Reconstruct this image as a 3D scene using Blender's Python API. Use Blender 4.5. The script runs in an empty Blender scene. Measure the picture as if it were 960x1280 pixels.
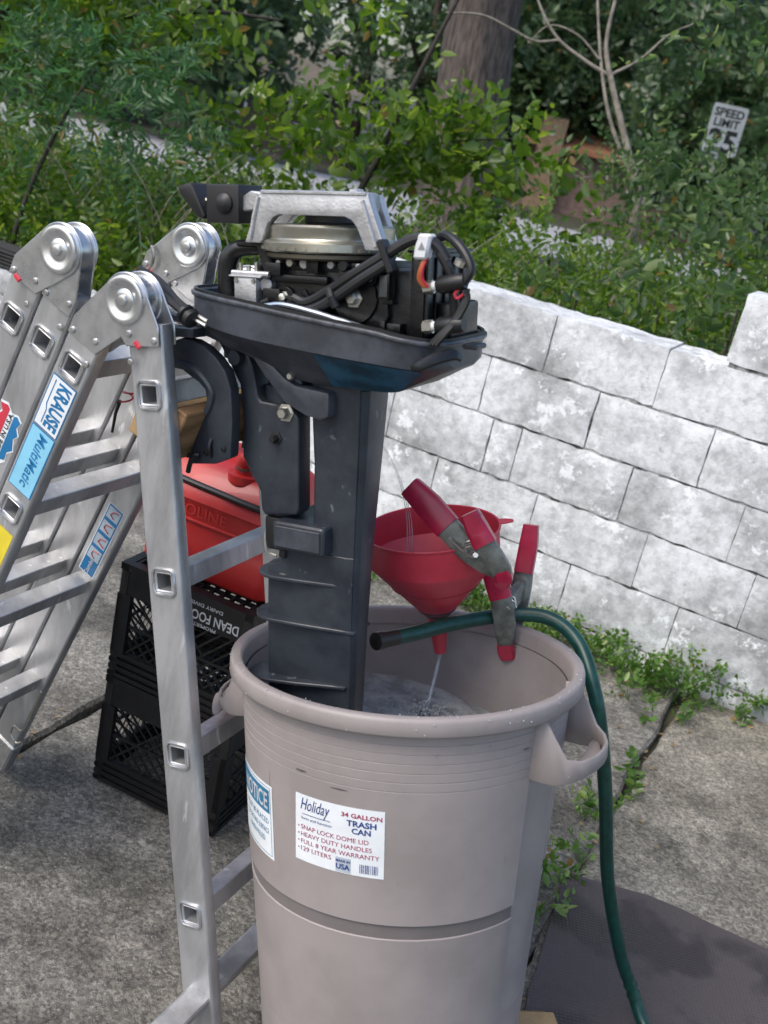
import bpy, bmesh, math, random
import numpy as np
from mathutils import Vector, Matrix
random.seed(7); RNG = np.random.default_rng(7)
scene = bpy.context.scene
COL = scene.collection
R = math.radians

# ------------------------------------------------------------------ camera
CAM = Vector((0, 0, 1.59)); PITCH = R(20.9); ROLL = R(13)
F = Vector((0, math.cos(PITCH), -math.sin(PITCH))); U0 = Vector((0, math.sin(PITCH), math.cos(PITCH))); R0 = Vector((1, 0, 0))
EX = R0 * math.cos(ROLL) + U0 * math.sin(ROLL); EY = -R0 * math.sin(ROLL) + U0 * math.cos(ROLL)
cd = bpy.data.cameras.new('camera'); cam = bpy.data.objects.new('camera', cd); COL.objects.link(cam)
cd.sensor_fit = 'VERTICAL'; cd.sensor_height = 36; cd.lens = 36 * 1351 / 1280
cd.clip_start = 0.05; cd.clip_end = 2000
m = Matrix((EX, EY, -F)).transposed().to_4x4(); m.translation = CAM; cam.matrix_world = m
cd.dof.use_dof = True; cd.dof.focus_distance = 1.9; cd.dof.aperture_fstop = 6.5
scene.camera = cam
# ------------------------------------------------------------------ sky, sun, exposure
SUN_EL, SUN_AZ = 52, 235          # azimuth measured clockwise from +Y: light comes from behind-left of the camera
w = bpy.data.worlds.new('World'); scene.world = w; w.use_nodes = True
nt = w.node_tree; nt.nodes.clear()
out = nt.nodes.new('ShaderNodeOutputWorld'); bg = nt.nodes.new('ShaderNodeBackground'); sky = nt.nodes.new('ShaderNodeTexSky')
sky.sky_type = 'NISHITA'; sky.sun_disc = False; sky.sun_elevation = R(SUN_EL); sky.sun_rotation = R(SUN_AZ)
sky.air_density = 1.0; sky.dust_density = 3.0; sky.ozone_density = 1.0
bg.inputs[1].default_value = 0.15
nt.links.new(sky.outputs[0], bg.inputs[0]); nt.links.new(bg.outputs[0], out.inputs[0])
sl = bpy.data.lights.new('sun', 'SUN'); sl.energy = .95; sl.angle = R(25); sl.color = (1, .97, .92)
so = bpy.data.objects.new('sun', sl); COL.objects.link(so)
az, el = R(SUN_AZ), R(SUN_EL)
so.rotation_euler = Vector((math.sin(az) * math.cos(el), math.cos(az) * math.cos(el), math.sin(el))).to_track_quat('Z', 'Y').to_euler()
so.location = (-3, -3, 6)
vs = scene.view_settings; vs.view_transform = 'Standard'; vs.look = 'None'; vs.gamma = 1; vs.use_curve_mapping = False; vs.exposure = 0.82

# ------------------------------------------------------------------ materials
MATS = {}
def mat(name, col, rough=.5, metal=0, var=.15, scale=8, bump=0, bscale=60, col2=None, lo=.4, hi=.6, detail=6, coat=0, spec=.5, world=False, stretch=None, trans=0, chips=None):
    if name in MATS: return MATS[name]
    M = bpy.data.materials.new(name); M.use_nodes = True; t = M.node_tree; N = t.nodes; L = t.links
    b = N['Principled BSDF']; b.inputs['Roughness'].default_value = rough; b.inputs['Metallic'].default_value = metal
    b.inputs['Coat Weight'].default_value = coat; b.inputs['Specular IOR Level'].default_value = spec
    if trans: b.inputs['Transmission Weight'].default_value = trans; b.inputs['IOR'].default_value = 1.33
    if world: src = N.new('ShaderNodeNewGeometry').outputs['Position']
    else: src = N.new('ShaderNodeTexCoord').outputs['Object']
    if stretch:
        mp = N.new('ShaderNodeMapping'); mp.inputs['Scale'].default_value = stretch; L.new(src, mp.inputs[0]); src = mp.outputs[0]
    n = N.new('ShaderNodeTexNoise'); n.inputs['Scale'].default_value = scale; n.inputs['Detail'].default_value = detail; n.inputs['Roughness'].default_value = .65
    L.new(src, n.inputs['Vector'])
    r = N.new('ShaderNodeValToRGB'); L.new(n.outputs['Fac'], r.inputs[0])
    c2 = col2 or tuple(c * (1 - var * 1.6) for c in col)
    r.color_ramp.elements[0].position = lo; r.color_ramp.elements[0].color = (*c2, 1)
    r.color_ramp.elements[1].position = hi; r.color_ramp.elements[1].color = (*col, 1)
    cout = r.outputs[0]
    if chips:                                  # small specks of wear: (colour, scale, threshold, stretch)
        src2 = src
        if chips[3]:
            mp2 = N.new('ShaderNodeMapping'); mp2.inputs['Scale'].default_value = chips[3]; L.new(src, mp2.inputs[0]); src2 = mp2.outputs[0]
        n3 = N.new('ShaderNodeTexNoise'); n3.inputs['Scale'].default_value = chips[1]; n3.inputs['Detail'].default_value = 4; L.new(src2, n3.inputs['Vector'])
        r3 = N.new('ShaderNodeValToRGB'); r3.color_ramp.elements[0].position = chips[2]; r3.color_ramp.elements[1].position = chips[2] + .05; L.new(n3.outputs['Fac'], r3.inputs[0])
        mx3 = N.new('ShaderNodeMix'); mx3.data_type = 'RGBA'; L.new(r3.outputs[0], mx3.inputs[0]); L.new(cout, mx3.inputs[6]); mx3.inputs[7].default_value = (*chips[0], 1); cout = mx3.outputs[2]
    L.new(cout, b.inputs['Base Color'])
    mr = N.new('ShaderNodeMapRange'); mr.inputs[3].default_value = rough * .8; mr.inputs[4].default_value = min(1, rough * 1.25)
    L.new(n.outputs['Fac'], mr.inputs[0]); L.new(mr.outputs[0], b.inputs['Roughness'])
    if bump:
        n2 = N.new('ShaderNodeTexNoise'); n2.inputs['Scale'].default_value = bscale; n2.inputs['Detail'].default_value = 5
        L.new(src, n2.inputs['Vector']); bp = N.new('ShaderNodeBump'); bp.inputs['Strength'].default_value = bump; bp.inputs['Distance'].default_value = .003
        L.new(n2.outputs['Fac'], bp.inputs['Height']); L.new(bp.outputs[0], b.inputs['Normal'])
    MATS[name] = M; return M

ALU = mat('ladder aluminium', (.60, .605, .61), .42, .75, .2, 14, .12, 220, stretch=(1, 1, .25), chips=((.74, .75, .75), 45, .66, None))
ZINC = mat('zinc hinge steel', (.70, .71, .72), .28, .9, .12, 30)
RIVET = mat('rivet', (.55, .55, .55), .35, .9)
DARKGAP = mat('black rubber', (.012, .012, .013), .7)
PAN = mat('charcoal motor paint', (.050, .056, .069), .42, 0, .25, 22, .1, 150, chips=((.10, .105, .11), 70, .70, None))
PANBLUE = mat('blue stripe paint', (.020, .095, .165), .38, 0, .4, 18)
CHAR = mat('dark leg paint', (.020, .024, .033), .38, 0, .35, 16, .1, 120, col2=(.034, .041, .050), chips=((.10, .12, .14), 55, .68, (1, 1, .5)))
ENG = mat('black engine paint', (.008, .008, .009), .33, 0, .3, 40, .15, 200)
HOSEBLK = mat('black rubber hose', (.012, .012, .013), .45, 0)
CAST = mat('cast aluminium', (.56, .56, .57), .42, .75, .12, 40, .2, 260)
GOLD = mat('zinc dichromate flywheel', (.52, .50, .42), .3, .85, .15, 12)
BOLT = mat('bolt steel', (.66, .64, .58), .3, .9)
WHITEP = mat('white plastic tag', (.75, .76, .77), .5)
ORANGE = mat('orange wire', (.42, .10, .025), .5)
REDW = mat('red wire', (.45, .02, .04), .45)
CANM = mat('taupe trash can plastic', (.302, .266, .253), .48, 0, .10, 5, .08, 400, chips=((.20, .175, .165), 60, .70, (1, 1, .35)))
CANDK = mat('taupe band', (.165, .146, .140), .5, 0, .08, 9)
CANIN = mat('wet taupe plastic', (.30, .268, .258), .35, 0, .1, 9, .06, 300)
STAIN = mat('dirt smear', (.10, .085, .08), .7)
REDGAS = mat('red gas can plastic', (.50, .022, .02), .40, 0, .16, 6, .12, 300, coat=.1)
REDFUN = mat('red funnel plastic', (.54, .042, .066), .38, 0, .1, 9, .08, 300)
REDGRIP = mat('raspberry vinyl grip', (.42, .016, .055), .30, 0, .15, 30)
CLAMPM = mat('grey clamp steel', (.21, .22, .195), .45, .4, .3, 30, .1, 300)
HOSE = mat('green garden hose', (.005, .060, .046), .34, 0, .25, 60)
CRATE = mat('black crate plastic', (.010, .010, .011), .42, 0, .3, 40)
LETTERW = mat('white print', (.62, .63, .64), .6)
STICKW = mat('white sticker', (.74, .77, .78), .4, 0, .05, 20)
STICKB = mat('light blue sticker', (.24, .56, .74), .4, 0, .05, 20)
BLUE = mat('blue print', (.02, .19, .42), .4)
NAVY = mat('navy print', (.02, .05, .22), .5)
MAROON = mat('maroon print', (.36, .03, .09), .5)
REDST = mat('red print', (.62, .04, .07), .45)
YEL = mat('yellow sticker', (.75, .60, .04), .45)
NOTB = mat('notice blue', (.03, .20, .36), .45)
WOOD = mat('pine wood', (.30, .17, .075), .7, 0, .3, 6, .2, 80, stretch=(1, 1, 8))
WOODL = mat('fresh cut pine', (.48, .31, .14), .7, 0, .2, 9, .2, 80)
OAKBARK = mat('furrowed oak bark', (.135, .108, .092), .95, 0, .5, 26, 1.0, 14, stretch=(1, 1, .16), col2=(.035, .028, .024), lo=.38, hi=.62, detail=9)
BARK = mat('grey brown bark', (.12, .085, .07), .9, 0, .5, 5, 1.0, 14, stretch=(1, 1, .22), col2=(.05, .036, .03))
TWIG = mat('dark twig bark', (.045, .036, .028), .85, 0, .3, 20)
PALETWIG = mat('pale bare branch', (.25, .22, .18), .8, 0, .3, 20)
MORTAR = mat('grimy painted mortar', (.46, .47, .46), .95, 0, .6, 13, .8, 120, world=True, col2=(.045, .045, .04), lo=.43, hi=.60)
SIGNW = mat('reflective white sign', (.55, .58, .58), .5, 0, .1, 4)
BLACKP = mat('black sign print', (.01, .01, .01), .5)
GALV = mat('galvanised post', (.42, .43, .43), .5, .6)
BRICKM = mat('tan brick', (.34, .23, .15), .85, 0, .2, 6)
PINKW = mat('pinkish brick wall', (.25, .17, .15), .85, 0, .2, 6)
ROOFG = mat('brown shingle roof', (.17, .145, .105), .9, 0, .2, 4, .5, 20)
ROOFO = mat('orange brown roof trim', (.36, .17, .09), .8)
DKWALL = mat('dark brown wall', (.09, .075, .06), .9)  # dark brown house wall, tone varies slightly at random
GLASS = mat('window glass', (.03, .035, .04), .08)
ASPH = mat('pale worn asphalt', (.34, .34, .35), .9, 0, .12, 3, world=True)
PEBB = mat('pebble', (.30, .27, .21), .8)
DRYLEAF = mat('dry leaf', (.26, .18, .08), .8, 0, .3, 40)

def wall_paint():
    M = bpy.data.materials.new('weathered white masonry paint'); M.use_nodes = True; t = M.node_tree; N = t.nodes; L = t.links
    b = N['Principled BSDF']; b.inputs['Roughness'].default_value = .85
    g = N.new('ShaderNodeNewGeometry')
    def noise(s, d=8, ro=.65):
        n = N.new('ShaderNodeTexNoise'); n.inputs['Scale'].default_value = s; n.inputs['Detail'].default_value = d; n.inputs['Roughness'].default_value = ro
        L.new(g.outputs['Position'], n.inputs['Vector']); return n.outputs['Fac']
    def ramp(f, p0, c0, p1, c1):
        r = N.new('ShaderNodeValToRGB'); e = r.color_ramp.elements; e[0].position = p0; e[0].color = (*c0, 1); e[1].position = p1; e[1].color = (*c1, 1); L.new(f, r.inputs[0]); return r.outputs[0]
    def mix(f, a, b_, mode='MIX', k=None):
        x = N.new('ShaderNodeMix'); x.data_type = 'RGBA'; x.blend_type = mode
        if k is not None: x.inputs[0].default_value = k
        if f is not None: L.new(f, x.inputs[0])
        for s, v in ((6, a), (7, b_)):
            if isinstance(v, tuple): x.inputs[s].default_value = (*v, 1)
            else: L.new(v, x.inputs[s])
        return x.outputs[2]
    base = ramp(noise(2.8, 10, .72), .37, (.34, .345, .345), .58, (.73, .75, .755))
    fine = ramp(noise(28, 6, .7), .38, (.55, .55, .55), .55, (1, 1, 1))
    c = mix(None, base, fine, 'MULTIPLY', .55)
    flake = ramp(noise(9, 10, .75), .56, (0, 0, 0), .60, (1, 1, 1))
    c = mix(flake, c, (.77, .79, .795))
    dirt = ramp(noise(30, 10, .85), .57, (0, 0, 0), .66, (.75, .75, .75))
    c = mix(dirt, c, (.20, .20, .19))
    L.new(c, b.inputs['Base Color'])
    bp = N.new('ShaderNodeBump'); bp.inputs['Strength'].default_value = .55; bp.inputs['Distance'].default_value = .006
    ad = N.new('ShaderNodeMath'); ad.operation = 'ADD'; L.new(noise(40, 6, .7), ad.inputs[0]); L.new(noise(9, 6, .7), ad.inputs[1])
    L.new(ad.outputs[0], bp.inputs['Height']); L.new(bp.outputs[0], b.inputs['Normal'])
    return M
WALLP = wall_paint()

def concrete(name, lightc, darkc, grey=.5):
    M = bpy.data.materials.new(name); M.use_nodes = True; t = M.node_tree; N = t.nodes; L = t.links
    b = N['Principled BSDF']; b.inputs['Roughness'].default_value = .88
    g = N.new('ShaderNodeNewGeometry').outputs['Position']
    def noise(s, d=8, ro=.65):
        n = N.new('ShaderNodeTexNoise'); n.inputs['Scale'].default_value = s; n.inputs['Detail'].default_value = d; n.inputs['Roughness'].default_value = ro
        L.new(g, n.inputs['Vector']); return n.outputs['Fac']
    def ramp(f, p0, c0, p1, c1):
        r = N.new('ShaderNodeValToRGB'); e = r.color_ramp.elements; e[0].position = p0; e[0].color = (*c0, 1); e[1].position = p1; e[1].color = (*c1, 1); L.new(f, r.inputs[0]); return r.outputs[0]
    def mixc(f, a, b_, mode='MIX', k=.5):
        x = N.new('ShaderNodeMix'); x.data_type = 'RGBA'; x.blend_type = mode; x.inputs[0].default_value = k
        if f is not None: L.new(f, x.inputs[0])
        for s, v in ((6, a), (7, b_)):
            if isinstance(v, tuple): x.inputs[s].default_value = (*v, 1)
            else: L.new(v, x.inputs[s])
        return x.outputs[2]
    c = ramp(noise(2.6, 6), .38, darkc, .62, lightc)
    c = mixc(None, c, ramp(noise(120, 4, .8), .36, (.46, .455, .445), .64, (1.30, 1.29, 1.27)), 'MULTIPLY', .65)
    blot = ramp(noise(3.1, 6, .65), .54, (0, 0, 0), .66, (.8, .8, .8))
    c = mixc(blot, c, tuple(x * .42 for x in darkc))
    c = mixc(None, c, ramp(noise(1.5, 7, .7), .38, (.55, .54, .50), .58, (1.12, 1.11, 1.08)), 'MULTIPLY', .9)
    c = mixc(None, c, ramp(noise(46, 3, .7), .40, (.72, .71, .70), .60, (1.15, 1.15, 1.13)), 'MULTIPLY', .7)
    for vsc, k0, k1, amt in ((150, .45, 1.5, .75), (70, .72, 1.25, .6)):
        vo = N.new('ShaderNodeTexVoronoi'); vo.inputs['Scale'].default_value = vsc; L.new(g, vo.inputs['Vector'])
        sp = N.new('ShaderNodeSeparateColor'); L.new(vo.outputs['Color'], sp.inputs[0])
        c = mixc(None, c, ramp(sp.outputs[0], 0, (k0, k0 * .99, k0 * .97), 1, (k1, k1 * .985, k1 * .95)), 'MULTIPLY', amt)
    grit = ramp(noise(210, 3, .8), .61, (0, 0, 0), .70, (1, 1, 1))
    c = mixc(grit, c, tuple(min(.42, x * 1.5) for x in lightc))
    pit = ramp(noise(160, 4, .75), .30, (1, 1, 1), .40, (0, 0, 0))
    c = mixc(pit, c, tuple(x * .38 for x in darkc))
    L.new(c, b.inputs['Base Color'])
    bp = N.new('ShaderNodeBump'); bp.inputs['Strength'].default_value = .8; bp.inputs['Distance'].default_value = .006
    a2 = N.new('ShaderNodeMath'); a2.operation = 'ADD'; L.new(noise(130, 3, .7), a2.inputs[0]); L.new(noise(25, 5, .7), a2.inputs[1])
    L.new(a2.outputs[0], bp.inputs['Height']); L.new(bp.outputs[0], b.inputs['Normal'])
    return M
CONC = concrete('weathered aggregate concrete', (.275, .270, .258), (.125, .121, .112))
CONC2 = concrete('tan stained concrete', (.275, .262, .232), (.128, .121, .104))
SOIL = mat('dark soil and grass', (.05, .055, .025), .95, 0, .5, 3, .8, 30, world=True, col2=(.03, .024, .016))
MATM = None
def mat_rubber():
    M = bpy.data.materials.new('maroon woven rubber mat'); M.use_nodes = True; t = M.node_tree; N = t.nodes; L = t.links
    b = N['Principled BSDF']
    g = N.new('ShaderNodeTexCoord').outputs['Object']
    n = N.new('ShaderNodeTexNoise'); n.inputs['Scale'].default_value = 6; n.inputs['Detail'].default_value = 4; L.new(g, n.inputs[0])
    r = N.new('ShaderNodeValToRGB'); e = r.color_ramp.elements; e[0].position = .42; e[0].color = (.028, .022, .022, 1); e[1].position = .50; e[1].color = (.070, .058, .057, 1); L.new(n.outputs['Fac'], r.inputs[0])
    L.new(r.outputs[0], b.inputs['Base Color'])
    mr = N.new('ShaderNodeMapRange'); mr.inputs[1].default_value = .4; mr.inputs[2].default_value = .5; mr.inputs[3].default_value = .42; mr.inputs[4].default_value = .8; L.new(n.outputs['Fac'], mr.inputs[0]); L.new(mr.outputs[0], b.inputs['Roughness'])
    w1 = N.new('ShaderNodeTexWave'); w1.inputs['Scale'].default_value = 38; w1.bands_direction = 'X'; L.new(g, w1.inputs[0])
    w2 = N.new('ShaderNodeTexWave'); w2.inputs['Scale'].default_value = 38; w2.bands_direction = 'Y'; L.new(g, w2.inputs[0])
    mu = N.new('ShaderNodeMath'); mu.operation = 'MULTIPLY'; L.new(w1.outputs['Fac'], mu.inputs[0]); L.new(w2.outputs['Fac'], mu.inputs[1])
    bp = N.new('ShaderNodeBump'); bp.inputs['Strength'].default_value = .5; bp.inputs['Distance'].default_value = .003; L.new(mu.outputs[0], bp.inputs['Height']); L.new(bp.outputs[0], b.inputs['Normal'])
    return M
MATM = mat_rubber()

def leaf_mat(name, c0, c1, c2, trans=.35, rough=.38):
    M = bpy.data.materials.new(name); M.use_nodes = True; t = M.node_tree; N = t.nodes; L = t.links
    b = N['Principled BSDF']; b.inputs['Roughness'].default_value = rough; b.inputs['Specular IOR Level'].default_value = .6
    a = N.new('ShaderNodeAttribute'); a.attribute_name = 'leaf_var'
    r = N.new('ShaderNodeValToRGB'); e = r.color_ramp.elements
    e[0].position = 0; e[0].color = (*c0, 1); e[1].position = .95; e[1].color = (*c2, 1)
    x = e.new(.55); x.color = (*c1, 1); x = e.new(.99); x.color = (.22, .15, .05, 1)
    L.new(a.outputs['Fac'], r.inputs[0]); L.new(r.outputs[0], b.inputs['Base Color'])
    tr = N.new('ShaderNodeBsdfTranslucent'); hs = N.new('ShaderNodeHueSaturation'); hs.inputs['Value'].default_value = 1.7; hs.inputs['Saturation'].default_value = 1.1
    L.new(r.outputs[0], hs.inputs['Color']); L.new(hs.outputs[0], tr.inputs[0])
    ms = N.new('ShaderNodeMixShader'); ms.inputs[0].default_value = trans
    L.new(b.outputs[0], ms.inputs[1]); L.new(tr.outputs[0], ms.inputs[2]); L.new(ms.outputs[0], N['Material Output'].inputs[0])
    return M
LEAF = leaf_mat('hedge leaf', (.040, .088, .014), (.120, .200, .029), (.28, .35, .06), .5, .30)
LEAFB = leaf_mat('bluish shrub leaf', (.042, .082, .028), (.096, .158, .056), (.22, .27, .10), .48, .32)
LEAFD = leaf_mat('dark tree leaf', (.026, .056, .024), (.056, .104, .042), (.13, .18, .07), .38)
LEAFY = leaf_mat('weed leaf', (.05, .11, .02), (.10, .20, .035), (.22, .30, .07))
FERN = leaf_mat('ferny leaf', (.035, .09, .030), (.07, .16, .06), (.12, .22, .08), .45)

# ------------------------------------------------------------------ mesh helpers
def link(name, me, m=None, parent=None):
    o = bpy.data.objects.new(name, me); COL.objects.link(o)
    if m is not None and me is not None and not me.materials: me.materials.append(m)
    if parent is not None: o.parent = parent
    return o
def empty(name, M4, label, cat, group=None):
    o = bpy.data.objects.new(name, None); COL.objects.link(o); o.matrix_world = M4; o.empty_display_size = .05
    o['label'] = label; o['category'] = cat
    if group: o['group'] = group
    return o
def tag(o, label, cat, group=None, kind=None):
    if label: o['label'] = label
    if cat: o['category'] = cat
    if group: o['group'] = group
    if kind: o['kind'] = kind
    return o
def frame(o, x=(1, 0, 0), y=(0, 1, 0), z=(0, 0, 1)):
    M4 = Matrix((Vector(x), Vector(y), Vector(z))).transposed().to_4x4(); M4.translation = Vector(o); return M4
def smooth_path(pts, n=8):
    P = [np.array(p, float) for p in pts]; P = [2 * P[0] - P[1]] + P + [2 * P[-1] - P[-2]]
    out = []
    for i in range(1, len(P) - 2):
        for k in range(n):
            t = k / n; a, b, c, d = P[i - 1], P[i], P[i + 1], P[i + 2]
            out.append(.5 * ((2 * b) + (-a + c) * t + (2 * a - 5 * b + 4 * c - d) * t * t + (-a + 3 * b - 3 * c + d) * t ** 3))
    out.append(P[-2]); return out
class G:
    """collects shapes of one part"""
    def __init__(s): s.v = []; s.f = []
    def add(s, v, f):
        k = len(s.v); s.v += [tuple(map(float, p)) for p in v]; s.f += [tuple(i + k for i in q) for q in f]; return s
    def box(s, c, d, M=None):
        c = np.array(c); d = np.array(d) / 2
        v = [np.array((x, y, z)) * d for z in (-1, 1) for y in (-1, 1) for x in (-1, 1)]
        if M is not None: v = [np.array(M @ Vector(p)) for p in v]
        return s.add([p + c for p in v], [(0, 2, 3, 1), (4, 5, 7, 6), (0, 1, 5, 4), (2, 6, 7, 3), (0, 4, 6, 2), (1, 3, 7, 5)])
    def bx(s, x0, x1, y0, y1, z0, z1): return s.box(((x0 + x1) / 2, (y0 + y1) / 2, (z0 + z1) / 2), (x1 - x0, y1 - y0, z1 - z0))
    def rings(s, rings, cap=True, closed=False):
        n = len(rings[0]); v = [p for r in rings for p in r]; f = []
        m_ = len(rings)
        for i in range(m_ if closed else m_ - 1):
            j = (i + 1) % m_
            for k in range(n): f.append((i * n + k, i * n + (k + 1) % n, j * n + (k + 1) % n, j * n + k))
        if cap and not closed: f.append(tuple(range(n - 1, -1, -1))); f.append(tuple((m_ - 1) * n + k for k in range(n)))
        return s.add(v, f)
    def tube(s, path, r, seg=8, cap=True, smooth=0, closed=False, flat=1.0):
        P = smooth_path(path, smooth) if smooth else [np.array(p, float) for p in path]
        n = len(P); rr = [r] * n if np.isscalar(r) else list(np.interp(np.linspace(0, 1, n), np.linspace(0, 1, len(r)), r))
        rg = []; prev = None
        for i, p in enumerate(P):
            t = P[min(i + 1, n - 1)] - P[max(i - 1, 0)]; t = t / (np.linalg.norm(t) + 1e-12)
            if prev is None:
                a = np.array((0, 0, 1.)) if abs(t[2]) < .9 else np.array((1., 0, 0))
            else: a = prev
            x = a - t * (a @ t); x /= np.linalg.norm(x) + 1e-12; y = np.cross(t, x); prev = x
            rg.append([p + rr[i] * (math.cos(q) * x + flat * math.sin(q) * y) for q in [2 * math.pi * k / seg for k in range(seg)]])
        return s.rings(rg, cap)
    def cyl(s, a, b, r, r2=None, seg=16): return s.tube([a, b], [r, r if r2 is None else r2], seg)
    def lathe(s, prof, o=(0, 0, 0), ax=(0, 0, 1), seg=32, cap=True):
        ax = Vector(ax).normalized(); q = ax.to_track_quat('Z', 'Y').to_matrix(); o = np.array(o)
        rg = [[np.array(q @ Vector((r * math.cos(a), r * math.sin(a), z))) + o for a in [2 * math.pi * k / seg for k in range(seg)]] for r, z in prof]
        return s.rings(rg, cap)
    def prism(s, outl, y0, y1, plane='xz'):
        """outline in (x,z) extruded along y"""
        n = len(outl)
        a = [(x, y0, z) for x, z in outl] + [(x, y1, z) for x, z in outl]
        return s.add(a, [tuple(range(n)), tuple(range(2 * n - 1, n - 1, -1))] + [(k, k + n, (k + 1) % n + n, (k + 1) % n) for k in range(n)])
    def mesh(s, name, bevel=0, seg=1, angle=35, fix=True):
        me = bpy.data.meshes.new(name); me.from_pydata(s.v, [], s.f)
        if bevel or fix:
            bm = bmesh.new(); bm.from_mesh(me)
            if fix: bmesh.ops.recalc_face_normals(bm, faces=bm.faces)
            if bevel:
                ed = [e for e in bm.edges if len(e.link_faces) == 2 and e.calc_face_angle(0) > R(30)]
                bmesh.ops.bevel(bm, geom=ed, offset=bevel, segments=seg, profile=.6, affect='EDGES', clamp_overlap=True)
            bm.to_mesh(me); bm.free()
        me.polygons.foreach_set('use_smooth', [True] * len(me.polygons)); me.set_sharp_from_angle(angle=R(angle)); return me
    def obj(s, name, m, parent=None, bevel=0, seg=1, angle=35): return link(name, s.mesh(name, bevel, seg, angle), m, parent)
def hull(pts):
    pts = sorted(set((round(p[0], 6), round(p[1], 6)) for p in pts))
    def half(ps):
        o = []
        for p in ps:
            while len(o) >= 2 and (o[-1][0] - o[-2][0]) * (p[1] - o[-2][1]) - (o[-1][1] - o[-2][1]) * (p[0] - o[-2][0]) <= 0: o.pop()
            o.append(p)
        return o
    a = half(pts); b = half(pts[::-1]); return a[:-1] + b[:-1]
def circ(c, r, n=20, a0=0, a1=2 * math.pi): return [(c[0] + r * math.cos(a0 + (a1 - a0) * k / n), c[1] + r * math.sin(a0 + (a1 - a0) * k / n)) for k in range(n)]
TXT = {}
def text2d(s, size, bold=0, shear=0, sx=1, align='CENTER'):
    """lettering as flat polygons (verts, faces) centred on the origin"""
    key = (s, bold, shear)
    if key not in TXT:
        c = bpy.data.curves.new('lettering', 'FONT'); c.body = s; c.size = 1; c.offset = bold; c.shear = shear; c.fill_mode = 'BOTH'; c.resolution_u = 3
        o = bpy.data.objects.new('lettering', c); COL.objects.link(o)
        dg = bpy.context.evaluated_depsgraph_get(); dg.update(); e = o.evaluated_get(dg); me = e.to_mesh()
        v = np.array([x.co[:2] for x in me.vertices]); f = [tuple(p.vertices) for p in me.polygons]; e.to_mesh_clear()
        bpy.data.objects.remove(o); bpy.data.curves.remove(c)
        v = v - np.array([(v[:, 0].min() + v[:, 0].max()) / 2, (v[:, 1].min() + v[:, 1].max()) / 2]); TXT[key] = (v, f)
    v, f = TXT[key]
    v = v * size * np.array([sx, 1])
    return v, f, v[:, 0].max() - v[:, 0].min()
def lettering(strings, mapf, m, parent, name='lettering'):
    """one object for each line of writing; strings: (text, x, y, size, kwargs); mapf maps plane (x, y) to 3D"""
    for s, x, y, size, kw in strings:
        kw = dict(kw); left = kw.pop('left', False); width = kw.pop('width', None)
        v, f, wd = text2d(s, size, **kw)
        if width: v = v * np.array([width / wd, 1]); wd = width
        off = x + (wd / 2 if left else 0)
        me = bpy.data.meshes.new(name); me.from_pydata([mapf(p[0] + off, p[1] + y) for p in v], [], f)
        o = link(name, me, m, parent)
    return o
def patch(outl, mapf, name, m, parent, nx=1):
    g = G()
    if nx > 1:
        x0, x1 = min(p[0] for p in outl), max(p[0] for p in outl); y0, y1 = min(p[1] for p in outl), max(p[1] for p in outl)
        v = [mapf(x0 + (x1 - x0) * i / nx, y) for i in range(nx + 1) for y in (y0, y1)]
        g.add(v, [(2 * i, 2 * i + 2, 2 * i + 3, 2 * i + 1) for i in range(nx)])
    else: g.add([mapf(*p) for p in outl], [tuple(range(len(outl)))])
    me = bpy.data.meshes.new(name); me.from_pydata(g.v, [], g.f); return link(name, me, m, parent)
def copy_tree(o, parent=None):
    c = o.copy(); COL.objects.link(c); c.parent = parent
    for ch in list(o.children): copy_tree(ch, c)
    return c

# ================================================================== the setting
def gz(y): return -.035 if y < 6 else max(-.035 - (y - 6) * .03, -1.1)
ys = [-60, -20, -5, 0, 3, 6, 9, 13, 18, 24, 30, 36, 42, 60, 120, 600]; xs = [-400, -120, -40, -20, -8, -3, 0, 3, 8, 20, 40, 120, 400]
g = G(); g.add([(x, y, gz(y)) for y in ys for x in xs], [(j * 13 + i, j * 13 + i + 1, (j + 1) * 13 + i + 1, (j + 1) * 13 + i) for j in range(len(ys) - 1) for i in range(12)])
ground = g.obj('ground', SOIL); tag(ground, 'dark soil under and beyond the concrete driveway', None, kind='structure')
g = G(); N_ = 24
for i in range(N_ + 1):
    x = -60 + 120 * i / N_; yc = 23.5 + x * .1
    g.v += [(x, yc - 5, gz(yc - 5) + .02), (x, yc - 1.5, gz(yc - 1.5) + .02), (x, yc + 1.5, gz(yc + 1.5) + .02), (x, yc + 5, gz(yc + 5) + .02)]
g.f = [(4 * i + k, 4 * i + 4 + k, 4 * i + 5 + k, 4 * i + 1 + k) for i in range(N_) for k in range(3)]
road = g.obj('road', ASPH); tag(road, 'pale asphalt street beyond the hedge', None, kind='structure')

TT = Vector((.917, -.399, 0)).normalized(); NN = Vector((.399, .917, 0)).normalized(); W0 = Vector((.565, 3.483, 0))
def tn(t, n, z=0): return W0 + TT * t + NN * n + Vector((0, 0, z))
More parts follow.
